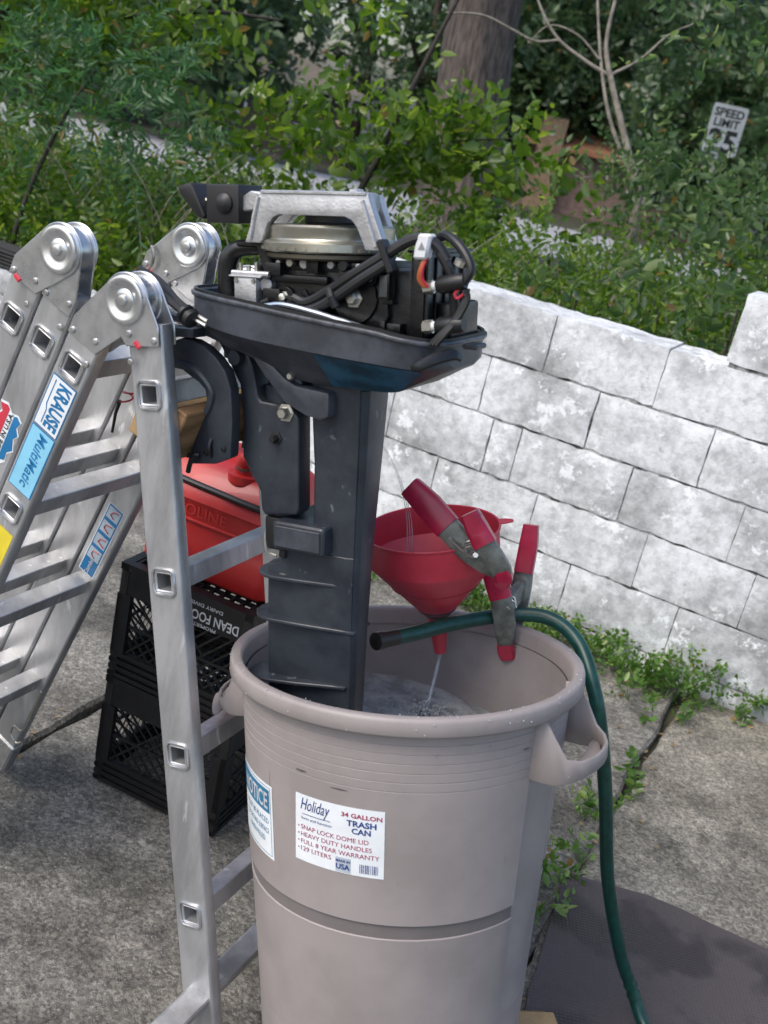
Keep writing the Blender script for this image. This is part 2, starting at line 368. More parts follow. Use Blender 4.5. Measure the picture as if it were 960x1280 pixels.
# concrete slabs of the driveway, with ragged joints between them
driveway = link('driveway', None); driveway.matrix_world = frame(W0, TT, NN); driveway['kind'] = 'structure'; driveway['label'] = 'cracked concrete driveway slabs along the white wall'
def slab(t0, t1, n0, n1, m_, rag=.012):
    pts = []
    def edge(a, b, k):
        for i in range(k):
            f_ = i / k; e = rag if i else 0
            wob = math.sin(f_ * 9 + a[0] * 3) * rag * .6
            pts.append((a[0] + (b[0] - a[0]) * f_ + random.uniform(-e, e) + (wob if a[0] == b[0] else 0), a[1] + (b[1] - a[1]) * f_ + random.uniform(-e, e)))
    edge((t0, n0), (t1, n0), 14); edge((t1, n0), (t1, n1), 34); edge((t1, n1), (t0, n1), 14); edge((t0, n1), (t0, n0), 34)
    n = len(pts); cx = sum(p[0] for p in pts) / n; cy = sum(p[1] for p in pts) / n
    def ins(d): return [(x - math.copysign(min(d, abs(x - cx)), x - cx) if abs(abs(x - cx) - (t1 - t0) / 2) < .06 else x, y - math.copysign(d, y - cy) if abs(abs(y - cy) - (n1 - n0) / 2) < .06 else y) for x, y in pts]
    i1 = ins(.008)
    h = random.uniform(-.004, .003)
    g = G(); g.rings([[(x, y, -.1) for x, y in pts], [(x, y, -.010 + h) for x, y in pts], [(x, y, h) for x, y in i1]])
    return g.obj('concrete_slab', m_, driveway)
TB = [-5.6, -4.35, -3.1, -1.86, -.626, .605, 1.84, 3.08, 4.3]
for i in range(len(TB) - 1):
    for j, (n0, n1) in enumerate(((-6.4, -3.75), (-3.72, -.045))):
        slab(TB[i] + .011, TB[i + 1] - .011, n0, n1, CONC2 if i >= 5 else CONC)

# ------------------------------------------------------------------ painted block wall
wall = empty('block_wall', frame(W0, TT, NN), 'weathered white painted concrete block wall stepping down to the left', 'wall')
def block(t0, t1, z0, z1):
    g = G(); nx = max(4, int((t1 - t0) / .028)); ny = 6; gp = .0032
    x0, x1, a0, a1 = t0 + random.uniform(.0004, .0022), t1 - random.uniform(.0004, .0022), z0 + gp, z1 - gp
    idx = {}; v = []
    off = random.uniform(-.0045, -.0005)
    for j in range(ny + 1):
        for i in range(nx + 1):
            e = i in (0, nx) or j in (0, ny); c = i in (0, nx) and j in (0, ny)
            x = x0 + (x1 - x0) * i / nx + (0 if e else random.uniform(-.005, .005)); z = a0 + (a1 - a0) * j / ny + (0 if e else random.uniform(-.005, .005))
            if i in (0, nx): x += (random.uniform(-.0004, .0012) if random.random() > .2 else random.uniform(.001, .004)) * (1 if i == 0 else -1)
            if j in (0, ny): z += (random.uniform(-.0008, .0014) if random.random() > .30 else random.uniform(.002, .0060)) * (1 if j == 0 else -1)
            y = off + (random.uniform(.001, .0045) if e else random.uniform(-.002, .0015)) + (random.uniform(0, .003) if c else 0)
            idx[i, j] = len(v); v.append((x, y, z))
    f = [(idx[i, j], idx[i + 1, j], idx[i + 1, j + 1], idx[i, j + 1]) for i in range(nx) for j in range(ny)]
    per = [(i, 0) for i in range(nx)] + [(nx, j) for j in range(ny)] + [(i, ny) for i in range(nx, 0, -1)] + [(0, j) for j in range(ny, 0, -1)]
    k = len(v)
    for p in per: x, y, z = v[idx[p]]; v.append((x, .193, z))
    n = len(per)
    f += [(idx[per[q]], k + q, k + (q + 1) % n, idx[per[(q + 1) % n]]) for q in range(n)]; f.append(tuple(range(k, k + n)))
    g.add(v, f); return g.obj('block', WALLP, wall, angle=50)
def row(js, z0, z1, lo, hi):
    js = sorted([lo] + [j for j in js if lo + .06 < j < hi - .06] + [hi])
    for a, b in zip(js, js[1:]): block(a, b, z0, z1)
def ext(js, step=.385): return [js[0] - step * k for k in range(13, 0, -1)] + list(js) + [js[-1] + step * k for k in range(1, 7)]
TL, TS, TR = -5.2, -.96, 2.9
row(ext([.379]), 1.045, 1.262, .379, TR)
row(ext([-.172, .208]), .842, 1.042, TS, TR)
row(ext([-.359, .034, .418]), .642, .842, TS, TR)
row(ext([-.293, -.187, .21, .58]), .442, .642, TS, TR)
row(ext([-.074, .322, .682]), .242, .442, TL, TR)
row(ext([.106]), .042, .242, TL, TR)
row(ext([-.074, .322]), -.16, .042, TL, TR)
row(ext([-.3]), .442, .545, TL, TS)
g = G(); g.bx(TS + .012, TR - .02, .0068, .185, -.16, 1.024); g.bx(TL + .01, TS + .011, .0068, .185, -.16, .527); g.bx(.392, TR - .02, .0068, .185, 1.024, 1.240)
g.obj('mortar', MORTAR, wall)

# black ribbed strip lying on the low part of the wall
rb = empty('ribbed_strip', frame(tn(-3.35, .095, .546), TT, NN), 'black ribbed plastic strip lying on top of the low white wall', 'plastic strip')
g = G(); g.bx(-1.0, 1.02, -.055, .055, 0, .075); g.obj('core', DARKGAP, rb, .003)
for k in range(5): G().bx(-1.0, 1.025, -.068, -.055, .004 + k * .015, .013 + k * .015).obj('rib', HOSEBLK, rb, .002)
for k in range(5): G().bx(-1.0, 1.025, -.052 + k * .022, -.04 + k * .022, .075, .084).obj('rib', HOSEBLK, rb, .002)

# ------------------------------------------------------------------ rubber mat
g = G(); rag = lambda: random.uniform(-.004, .004)
MA = [(.60, 2.105), (.80, 2.093), (1.1, 1.985), (1.40, 1.83), (1.27, 1.45), (1.12, 1.10), (.80, 1.22), (.44, 1.36), (.47, 1.60), (.53, 1.84)]
pts = []
for i in range(len(MA)):
    a, b = MA[i], MA[(i + 1) % len(MA)]
    for k in range(4): pts.append((a[0] + (b[0] - a[0]) * k / 4 + rag(), a[1] + (b[1] - a[1]) * k / 4 + rag()))
pts = pts[::-1]
g.rings([[(x, y, .0035) for x, y in pts], [(x, y, .010) for x, y in pts], [(x + (.9 - x) * .004, y + (1.6 - y) * .004, .012) for x, y in pts]])
tag(g.obj('rubber_mat', MATM), 'dark maroon woven rubber mat with damp patches on concrete', 'mat')

# ================================================================== trash can
CN = Vector((-.17779, .16585, .96999)).normalized(); RC = Vector((.0873, 1.5334, .7788)); H = .74
CU = Vector((0, 1, 0)).cross(CN).normalized(); CV = CN.cross(CU)
can = empty('trash_can', frame(RC - CN * H, CU, CV, CN), 'taupe plastic trash can brimming with water, tilted on a wood block', 'trash can')
def body(s): return .263 - .062 * s
SEG = 96
def canring(rf, s, m_=SEG): return [(rf(2 * math.pi * k / m_) * math.cos(2 * math.pi * k / m_), rf(2 * math.pi * k / m_) * math.sin(2 * math.pi * k / m_), H - s) for k in range(m_)]
HA = (R(-22), R(172))
def recess(a, s):
    d = 0
    for h in HA:
        q = abs((a - h + math.pi) % (2 * math.pi) - math.pi)
        d = max(d, min(1, max(0, (R(19) - q) / R(3))))
    return d
rings = []
prof = [(.026, 0, 0)]
for k in range(6):
    q = .046 + k * .0142; prof += [(q - .0009, 0, 0), (q, -.0011, 0), (q + .0009, 0, 0)]
prof += [(.120, 0, 0), (.1222, 0, 1), (.2, 0, 1), (.28, 0, 1), (.328, 0, 1)]
for s, dr, rec in prof:
    rings.append(canring(lambda a: body(s) + dr - .012 * rec * recess(a, s), s))
g = G(); g.rings(rings, cap=False); shell = g.obj('upper_body', CANM, can, angle=25)
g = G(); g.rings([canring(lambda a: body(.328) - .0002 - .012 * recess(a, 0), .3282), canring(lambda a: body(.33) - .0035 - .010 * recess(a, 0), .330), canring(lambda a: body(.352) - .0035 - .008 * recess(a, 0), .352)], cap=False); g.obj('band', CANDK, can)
g = G(); g.rings([canring(lambda a: body(.352) - .0037 - .008 * recess(a, 0), .3522), canring(lambda a: body(.353) - .0015 - .009 * recess(a, 0), .3535), canring(lambda a: body(.37) - .0025 - .008 * recess(a, 0), .37), canring(lambda a: body(.55) - .006, .55), canring(lambda a: body(.72) - .012, .72), canring(lambda a: body(.74) - .02, .74)], cap=False)
g.add(canring(lambda a: body(.74) - .02, .7402), [tuple(range(SEG))]); g.obj('lower_body', CANM, can, angle=25)
g = G(); g.rings([canring(lambda a: r_, s_) for r_, s_ in ((.2635, .0262), (.278, .0272), (.2805, .024), (.280, .006), (.2785, .0015), (.275, 0), (.266, 0), (.2625, .0015), (.2595, .008), (.257, .03))], cap=False); g.obj('rim', CANM, can, angle=60)
g = G(); g.rings([canring(lambda a: body(s_) - .0065, s_) for s_ in (.0302, .1, .2, .3, .4, .5, .6, .7, .735)], cap=False); g.add(canring(lambda a: body(.735) - .0065, .735), [tuple(range(SEG))]); g.obj('inner_wall', CANIN, can)
def can_handle(a0, kr=1., ks=1.):
    path = [(-19.5, .252, .024, .122), (-18, .272, .026, .124), (-17, .288, .052, .124), (-15, .303, .083, .121), (-11, .316, .088, .115), (-5, .3235, .087, .112), (0, .325, .087, .111), (5, .3235, .087, .112), (11, .316, .088, .115), (15, .303, .083, .121), (17, .288, .052, .124), (18, .272, .026, .124), (19.5, .252, .024, .122)]
    path = [(a, .252 + (r_ - .252) * kr, st, .024 + (sb - .024) * ks) for a, r_, st, sb in path]
    rg = []
    for i, (a, r_, st, sb) in enumerate(path):
        ang = a0 + R(a); p = np.array((math.cos(ang), math.sin(ang)))
        b0, b1 = path[max(i - 1, 0)], path[min(i + 1, len(path) - 1)]
        q0 = np.array((b0[1] * math.cos(a0 + R(b0[0])), b0[1] * math.sin(a0 + R(b0[0])))); q1 = np.array((b1[1] * math.cos(a0 + R(b1[0])), b1[1] * math.sin(a0 + R(b1[0]))))
        t = q1 - q0; t /= np.linalg.norm(t); nrm = np.array((t[1], -t[0])) * .0028
        c = p * r_
        rg.append([(c[0] + nrm[0], c[1] + nrm[1], H - st), (c[0] + nrm[0], c[1] + nrm[1], H - sb), (c[0] - nrm[0], c[1] - nrm[1], H - sb), (c[0] - nrm[0], c[1] - nrm[1], H - st)])
    g = G(); g.rings(rg)
    # floor lip of the grip
    v = []
    for a in np.linspace(-15, 15, 9): 
        for r_ in (.294 if abs(a) < 14 else .299, .322 - abs(a) * .001): v.append((r_ * math.cos(a0 + R(a)), r_ * math.sin(a0 + R(a)), H - .1115))
    g.rings([[v[2 * i], v[2 * i + 1], (v[2 * i + 1][0], v[2 * i + 1][1], v[2 * i + 1][2] + .005), (v[2 * i][0], v[2 * i][1], v[2 * i][2] + .005)] for i in range(9)])
    return g.obj('handle', CANM, can, .0012, angle=50)
can_handle(HA[0]); can_handle(HA[1], .72, .82)
# product sticker and notice sticker
def canmap(a0, s0, lift):
    def f(x, y):
        s = s0 - y; r_ = body(s) + lift; a = a0 + x / r_; return (r_ * math.cos(a), r_ * math.sin(a), H - s)
    return f
A0, S0 = R(-108.3), .201
lab = patch([(-.0705, -.053), (.0705, .053)], canmap(A0, S0, .0006), 'sticker', STICKW, can, 14); lab['label'] = 'white product sticker with maroon and navy print'
f2 = canmap(A0, S0, .0011)
lettering([('Holiday', -.036, .036, .027, dict(shear=.35, width=.050)), ('form and function', -.034, .0165, .0062, dict(width=.052)), ('TRASH', .037, .0285, .0125, dict(bold=.03, width=.044)), ('CAN', .037, .0170, .0120, dict(bold=.03, width=.028))], f2, NAVY, lab)
lettering([('34 GALLON', .037, .0405, .0095, dict(bold=.025, width=.060)), ('SNAP LOCK DOME LID', -.060, .0020, .0102, dict(left=True, width=.108)), ('HEAVY DUTY HANDLES', -.060, -.0095, .0102, dict(left=True, width=.113)), ('FULL 8 YEAR WARRANTY', -.060, -.0210, .0102, dict(left=True, width=.124)), ('129 LITERS', -.060, -.0325, .0102, dict(left=True, width=.052))], f2, MAROON, lab)
for k in range(4): patch(circ((-.0645, .0020 - .0115 * k), .0013, 8), f2, 'bullet', MAROON, lab)
patch([(-.058, .0225), (-.010, .0235)], f2, 'rule', NAVY, lab, 3)
patch([(-.001, -.0515), (.022, -.0285)], f2, 'badge', mat('badge grey', (.45, .50, .56), .5), lab, 3)
f3 = canmap(A0, S0, .0016)
lettering([('MADE IN', .0105, -.0335, .0055, dict(bold=.03)), ('USA', .0105, -.0425, .0115, dict(bold=.03))], f3, NAVY, lab)
for k in range(11): patch([(.0355 + k * .0026, -.0475), (.0355 + k * .0026 + random.choice((.0006, .001, .0014)), -.0335)], f2, 'barcode_bar', NAVY, lab, 1 + 1)
A1, S1 = R(-151.5), .222
nb = patch([(-.066, -.060), (.066, .060)], canmap(A1, S1, .0006), 'notice_sticker', STICKW, can, 14); nb['label'] = 'white notice sticker with blue border and header'
f2 = canmap(A1, S1, .0011)
for q in (((-.061, .0545), (.061, .0555)), ((-.061, -.0555), (.061, -.0545))): patch(q, f2, 'border', NOTB, nb, 10)
for q in (((-.0615, -.055), (-.0605, .055)), ((.0605, -.055), (.0615, .055))): patch(q, f2, 'border', NOTB, nb, 2)
patch([(-.058, .013), (.058, .051)], f2, 'header', NOTB, nb, 12)
lettering([('NOTICE', .008, .032, .036, dict(bold=.02, width=.092))], canmap(A1, S1, .0016), LETTERW, nb)
lettering([('MUST BE PLACED', .010, -.001, .0125, dict(width=.088)), ('ON GROUND SURFACE', .010, -.017, .0125, dict(width=.088)), ('WHEN FILLED', .010, -.033, .0125, dict(width=.062))], f2, NOTB, nb)
# scuffs
for a, s, w_, h_ in ((-122, .112, .010, .002), (-108, .124, .014, .0012), (-45, .07, .009, .0012)):
    fm = canmap(R(a), s, .0005); patch([(w_ * math.cos(q) * random.uniform(.6, 1.2), h_ * math.sin(q) * random.uniform(.6, 1.2)) for q in [k * .45 for k in range(14)]], fm, 'scuff', STAIN, can)
for k in range(4):
    a = random.uniform(-165, -25); s = random.uniform(.13, .30); w_ = random.uniform(.0004, .0011); h_ = random.uniform(.006, .035); fm = canmap(R(a), s, .0004 if s < .3 else .0004)
    if -130 < a < -86 and .09 < s < .28: continue
    patch([(0, h_), (w_, h_ * .3), (w_ * .6, -h_), (-w_ * .5, -h_ * .7), (-w_, h_ * .2)], fm, 'scuff', mat('faint scuff', (.235, .212, .205), .5), can)
# wood block the can leans on
wbk = empty('wood_block', frame((.335, 1.345, 0), (.97, .24, 0), (-.24, .97, 0)), 'short pine lumber block wedged under the trash can', 'lumber')
g = G(); g.bx(-.24, .24, -.06, .225, .0125, .055); g.obj('plank', WOOD, wbk, .003); G().bx(-.235, .236, -.055, .19, .0552, .089).obj('plank', WOODL, wbk, .003)
# water held in the can: level surface
ZW = .61
def can_hit(dx, dy, z, lift=.0068):
    c = RC - CN * ((RC.z - z) / CN.z)
    lo, hi = 0, .4
    for _ in range(40):
        m_ = (lo + hi) / 2; q = c + Vector((dx, dy, 0)) * m_ - RC; s = -q.dot(CN); r_ = (q + CN * s).length
        if r_ < body(s) - lift: lo = m_
        else: hi = m_
    return c + Vector((dx, dy, 0)) * lo
g = G(); c0 = RC - CN * ((RC.z - ZW) / CN.z); spl = Vector((.150, 1.645, ZW)); rg = []
for k in range(1, 34):
    rg.append([])
    for q in range(72):
        e = can_hit(math.cos(q * math.pi / 36), math.sin(q * math.pi / 36), ZW); p = c0.lerp(e, k / 33); d = (p - spl).length
        p = p + Vector((0, 0, .011 * math.exp(-(d / .05) ** 2) * math.sin(d * 150 + q) + .0035 * math.exp(-d / .12) * math.sin(d * 210) + .0012 * math.sin(p.x * 90 + p.y * 60)))
        rg[-1].append(tuple(p))
g.rings(rg, cap=False); n0 = len(g.v); g.add([tuple(c0)] + rg[0], [(0, 1 + k, 1 + (k + 1) % 72) for k in range(72)])
WATER = mat('grey murky water', (.36, .37, .365), .10, 0, .25, 25, .9, 55, spec=.6)
tag(g.obj('water', WATER, angle=80), 'churning grey water filling the trash can', 'water')
FOAM = mat('white water froth', (.62, .66, .68), .25, 0, .1, 20, trans=.45)
g = G()
for k in range(190):
    a = random.uniform(0, 6.28); d = abs(random.gauss(0, .03)); p = spl + Vector((math.cos(a) * d * 1.6, math.sin(a) * d, random.uniform(0, .03) * math.exp(-d / .03) + .001)); r_ = random.uniform(.0008, .0028)
    g.tube([p - Vector((0, 0, r_)), p - Vector((0, 0, r_ * .6)), p + Vector((0, 0, r_ * .6)), p + Vector((0, 0, r_))], [r_ * .3, r_ * .9, r_ * .9, r_ * .3], 5)
tag(g.obj('splash', FOAM), 'white splash droplets where the funnel water lands', 'splash', kind='stuff')
g = G()
for k in range(90):
    a = R(random.uniform(180, 395)); r_ = random.uniform(.264, .2795) ; p = RC + CU * (r_ * math.cos(a)) + CV * (r_ * math.sin(a)) + CN * .0008; q = random.uniform(.0005, .0013)
    if random.random() < .4: p = RC + CU * (.2806 * math.cos(a)) + CV * (.2806 * math.sin(a)) - CN * random.uniform(.004, .024)
    g.tube([p - CN * q * .5, p, p + CN * q], [q * .8, q, q * .3], 5)
tag(g.obj('water_drops', FOAM), 'small water drops beaded on the trash can rim', 'water drops', kind='stuff')

# ================================================================== folding ladder: local X = h (across), Y = along the rungs, Z up
RR = Vector((.407, .914, 0)).normalized(); HH = Vector((.914, -.407, 0)).normalized(); P0 = Vector((-.367, 1.482, 0))
lad = empty('folding_ladder', frame(P0, HH, RR), 'aluminium folding ladder standing as an A-frame beside the trash can', 'ladder')
RW, RT, LW = .062, .025, .300        # rail width, thickness, inner position of the far rail
CD = np.array((-.33, -.944)); DD = np.array((.267, -.964)); CP = np.array((-.944, .33)); DP = np.array((.964, .267))
def railframe(o, d, p):               # returns f(u along rail, w across) -> (h, z)
    return lambda u, w_: (o[0] + d[0] * u + p[0] * w_, o[1] + d[1] * u + p[1] * w_)
SECT = {'d': (np.array((.001, 1.118)), DD, DP, -.100, 1.135), 'c': (np.array((-.147, 1.114)), CD, CP, -.075, 1.09), 'b': (np.array((-.211, 1.135)), CD, CP, -.095, 1.11), 'a': (np.array((-.276, 1.152)), CD, CP, -.095, 1.11)}
RUNGS = (0, .2815, .5655, .8485)
def rail(sec, far):
    o, d, p, u0, u1 = SECT[sec]; rf = railframe(o, d, p); y0 = LW if far else 0
    a = .0163; c_ = .0035; g = G()
    us = sorted([u0, u1] + [r_ + k for r_ in RUNGS for k in (-a, a) if u0 < r_ + k < u1]); wc = [-RW / 2 + c_, -a, a, RW / 2 - c_]
    def pt(u, w_, y): q = rf(u, w_); return (q[0], y0 + y, q[1])
    for y in (0, RT):
        for i in range(len(us) - 1):
            hole = any(abs((us[i] + us[i + 1]) / 2 - r_) < .002 for r_ in RUNGS)
            for k in range(3):
                if hole and k == 1: continue
                g.add([pt(us[i], wc[k], y), pt(us[i], wc[k + 1], y), pt(us[i + 1], wc[k + 1], y), pt(us[i + 1], wc[k], y)], [(0, 1, 2, 3)])
    sec_ = [(-RW / 2 + c_, 0), (-RW / 2 + .001, .001), (-RW / 2, c_), (-RW / 2, RT - c_), (-RW / 2 + .001, RT - .001), (-RW / 2 + c_, RT)]
    for sg in (1, -1):
        for (w0, b0), (w1, b1) in zip(sec_, sec_[1:]): g.add([pt(u0, sg * w0, b0), pt(u0, sg * w1, b1), pt(u1, sg * w1, b1), pt(u1, sg * w0, b0)], [(0, 1, 2, 3)])
    for u in (u0, u1): g.add([pt(u, w_, b) for w_, b in sec_] + [pt(u, -w_, b) for w_, b in sec_[::-1]], [tuple(range(12))])
    me = g.mesh('rail', fix=False); bm = bmesh.new(); bm.from_mesh(me); bmesh.ops.remove_doubles(bm, verts=bm.verts, dist=1e-5); bmesh.ops.recalc_face_normals(bm, faces=bm.faces); bm.to_mesh(me); bm.free(); me.set_sharp_from_angle(angle=R(50))
    return link('rail', me, ALU, lad)
def rung(sec, u, zoff=0):
    o, d, p, u0, u1 = SECT[sec]; rf = railframe(o, d, p); a = .0165; b = .0130
    g = G(); y0, y1 = -.0015, LW + RT + .0015
    def sq(k, y): return [(rf(u + s1 * k, s2 * k)[0], y, rf(u + s1 * k, s2 * k)[1]) for s1, s2 in ((-1, -1), (1, -1), (1, 1), (-1, 1))]
    g.rings([sq(a, y0), sq(a, y1), sq(b, y1), sq(b, y0)], closed=True)
    r_ = g.obj('rung', ALU, lad, .0015)
    for y in (y0, y1):
        t = [sq(a + .0035, y)[k] for k in range(4)]; path = []
        for k in range(4):
            A, B = np.array(t[k]), np.array(t[(k + 1) % 4]); path += [A + (B - A) * .14, A + (B - A) * .5, A + (B - A) * .86]
        g = G(); rg = []; n = len(path); cc = np.mean(path, 0)
        for k in range(n):
            tg = path[(k + 1) % n] - path[k - 1]; tg /= np.linalg.norm(tg); ou = path[k] - cc; ou -= tg * (ou @ tg); ou /= np.linalg.norm(ou); up = np.array((0, 1., 0))
            rg.append([path[k] + .0024 * (math.cos(q) * ou + math.sin(q) * up) for q in [k2 * math.pi / 3 for k2 in range(6)]])
        g.rings(rg, closed=True); g.obj('rung_collar', ZINC, r_, angle=60)
    return r_
for sec in 'dcba':
    for far in (0, 1): rail(sec, far)
    for u in RUNGS: rung(sec, u)
def hinge(sec, pivot, yout, sgn, boss):
    """yout: face the plate sits on; sgn -1 faces the near side"""
    o, d, p, u0, u1 = SECT[sec]; rf = railframe(o, d, p)
    pts = circ(pivot, .0395, 28) + [rf(u0 + .002, -RW / 2), rf(u0 + .002, RW / 2), rf(u0 + .03, -RW / 2 + .001), rf(u0 + .03, RW / 2 - .001)]
    g = G(); g.prism(hull(pts), yout, yout + sgn * .0035); pl = g.obj('hinge_plate', ZINC, lad, .0012)
    if boss:
        g = G(); g.lathe([(.0355, 0), (.0345, .004), (.031, .0055), (.026, .0045), (.020, .0015), (.0165, .0012), (.0140, .0030), (.0085, .0035), (.0075, .0072), (.0050, .0080), (.001, .0080)], (pivot[0], yout + sgn * .0034, pivot[1]), (0, sgn, 0), 36); g.obj('hinge_boss', ZINC, pl, angle=40)
    for u_, w_ in ((.022, .022), (.052, -.023), (.012, -.022)):
        q = rf(u0 + u_, w_); g = G(); g.lathe([(.0052, 0), (.0048, .0018), (.0025, .0028), (.0008, .0022)], (q[0], yout + sgn * .0036, q[1]), (0, sgn, 0), 12); g.obj('rivet', RIVET, pl, angle=50)
    return pl
H2 = (-.059, 1.241); H1 = (-.189, 1.279); rfd = railframe(*SECT['d'][:3]); rfc = railframe(*SECT['c'][:3])
for far in (0, 1):
    yo = LW if far else 0
    # outside and inside plates of the hinges
    for y, sg, big in ((yo, -1, True), (yo + RT, 1, far)):
        hinge('c', H2, y, sg, False); hinge('d', H2, y + sg * .0037, sg, big)
        hinge('b', H1, y, sg, False); hinge('a', H1, y + sg * .0037, sg, big)
    for pv in (H2, H1): G().cyl((pv[0], yo + .0005, pv[1]), (pv[0], yo + RT - .0005, pv[1]), .034, seg=28).obj('hinge_core', ZINC, lad)
    yl = yo - .0085
    for pv, sec, w_ in ((H2, 'd', -.008), (H1, 'a', .010)):
        o, d, p, u0, u1 = SECT[sec]; q = railframe(o, d, p)(u0 + .028, w_); pl = G()
        pl.box((q[0], yl, q[1]), (.013, .003, .0075), Matrix.Rotation(R(35), 3, 'Y')); pl.obj('lock_flag', REDST, lad, .001)
# spring wires on the far hinges
G().tube([(-.262, LW - .013, 1.262), (-.252, LW - .016, 1.247), (-.257, LW - .016, 1.225), (-.285, LW - .014, 1.205), (-.302, LW - .012, 1.188)], .0028, 6, smooth=5).obj('spring_wire', GOLD, lad)
# bottom hinge between sections b and c, feet
for far in (0, 1):
    yo = LW if far else 0
    for sec in 'dcba':
        o, d, p, u0, u1 = SECT[sec]; rf = railframe(o, d, p); q = rf(u1, 0)
        g = G(); g.rings([[(rf(u, w_)[0], yo + y_, rf(u, w_)[1]) for w_, y_ in ((-RW / 2 - .003, -.004), (RW / 2 + .003, -.004), (RW / 2 + .003, RT + .004), (-RW / 2 - .003, RT + .004))] for u in (u1 - .05, u1 + .03)]); g.obj('foot', DARKGAP if sec == 'd' else ZINC, lad, .004)
    G().tube([(-.395, yo - .008, .30), (-.42, yo - .011, .21), (-.435, yo - .012, .185), (-.455, yo - .012, .187), (-.462, yo - .012, .165), (-.445, yo - .012, .150), (-.43, yo - .012, .158)], .0028, 6, smooth=5).obj('spring_wire', GOLD, lad)
# stabiliser bar at the foot of the open section
g = G(); o_, d_, p_, u0, u1 = SECT['d']; q0 = rfd(1.005, 0)
g.box((q0[0], -.05, q0[1]), (.04, .62, .034), Matrix.Rotation(R(15.5), 3, 'Y')); g.obj('stabiliser_bar', ALU, lad, .003)
g = G(); g.box((q0[0], .63, q0[1]), (.04, .6, .034), Matrix.Rotation(R(15.5), 3, 'Y')); g.obj('stabiliser_bar', ALU, lad, .003)
# stickers on the rails: plane coordinates x down the rail, y across it
def railmap(sec, u0, y, sx=1, w0=0, flip=1):
    rf = railframe(*SECT[sec][:3])
    def f(x, yy):
        q = rf(u0 + sx * x, w0 - flip * yy); return (q[0], y, q[1])
    return f
def sticker(sec, u0, ln, wd, y, m_, lift=-.0006, **k):
    return patch([(-ln / 2, -wd / 2), (ln / 2, -wd / 2), (ln / 2, wd / 2), (-ln / 2, wd / 2)], railmap(sec, u0, y + lift, **k), 'sticker', m_, lad)
s1 = sticker('c', .074, .094, .052, 0, BLUE); s1['label'] = 'white and blue maker sticker'
patch([(-.045, -.024), (.045, -.024), (.045, .024), (-.045, .024)], railmap('c', .074, -.0011), 'sticker_field', STICKW, s1)
lettering([('KRAUSE', 0, .006, .036, dict(bold=.035, width=.080))], railmap('c', .074, -.0016), BLUE, s1)
patch([(-.040, -.0165), (.005, -.0165), (.014, -.0125), (.038, -.0125), (.038, -.0110), (.0135, -.0110), (.0045, -.0150), (-.040, -.0150)], railmap('c', .074, -.0016), 'rule', BLUE, s1)
s2 = sticker('c', .183, .120, .052, 0, BLUE); s2['label'] = 'light blue sticker with slanted lettering'
patch([(-.0585, -.024), (.0585, -.024), (.0585, .024), (-.0585, .024)], railmap('c', .183, -.0011), 'sticker_field', STICKB, s2)
lettering([('MultiMatic', -.003, .004, .026, dict(bold=.012, shear=.2, width=.102))], railmap('c', .183, -.0016), BLUE, s2)
s3 = sticker('c', .372, .10, .050, 0, YEL); s3['label'] = 'yellow warning sticker'
# flag coloured map sticker on the second rail: reads upward
fm = lambda l: railmap('b', .180, l, sx=-1, w0=0, flip=-1)
US = [(-.046, -.012), (-.040, .010), (-.032, .018), (-.01, .021), (.012, .019), (.024, .024), (.034, .018), (.046, .027), (.050, .012), (.040, .0), (.044, -.012), (.038, -.022), (.026, -.018), (.016, -.026), (.006, -.020), (-.012, -.027), (-.022, -.018), (-.036, -.020)]
s4 = patch([(x * 1.08, y * 1.1) for x, y in US], fm(-.0006), 'sticker', STICKW, lad); s4['label'] = 'map shaped sticker in red, white and blue'
patch([(x, y) for x, y in US if y > .005] + [(.046, .0062), (-.042, .0062)], fm(-.0011), 'red_field', REDST, s4)
patch([(-.044, -.0065), (.041, -.0065)] + [(x, y) for x, y in US if y < -.008 and x > -.04], fm(-.0011), 'blue_field', BLUE, s4)
lettering([('MADE IN U.S.A.', 0, 0, .0125, dict(bold=.02, width=.086))], fm(-.0016), BLACKP, s4)
# pictogram strip on the inner face of the far rail
yf = LW; s5 = sticker('c', .455, .170, .040, yf, STICKW); s5['label'] = 'blue and white strip of ladder position pictograms'
patch([(-.083, -.0175), (.083, -.0175), (.083, .0175), (-.083, .0175)], railmap('c', .455, yf - .0011), 'sticker_field', BLUE, s5)
for k in range(4):
    x0 = -.080 + .034 * k
    patch([(x0, -.015), (x0 + .026, -.015), (x0 + .026, .015), (x0, .015)], railmap('c', .455, yf - .0016), 'pictogram_field', mat('pale blue print', (.50, .60, .66), .5), s5)
    q = [(x0 + .004, .010), (x0 + .008, -.002 - .004 * (k % 2)), (x0 + .016, -.006), (x0 + .021, .004 + .004 * (k % 3))]
    fr = railmap('c', .455, yf - .0026); G().tube([fr(*a) for a in q], .0012, 4).obj('pictogram', REDST, s5)
lettering([('Combi', -.068, 0, .014, dict(bold=.02))], railmap('c', .455, yf - .0018, sx=-1, flip=-1), LETTERW, s5)
# curly red tether with clip
co = [(-.118 - k * .0022 + .013 * math.sin(k * .55), .19 + .013 * math.cos(k * .55), 1.095 - k * .0020) for k in range(40)]
tth = G().tube(co, .0017, 5).obj('tether', REDW, lad)
G().tube([(-.206, .19, 1.015), (-.212, .19, .99), (-.214, .19, .955)], [.004, .003, .0025], 6).obj('tether_clip', HOSEBLK, tth)

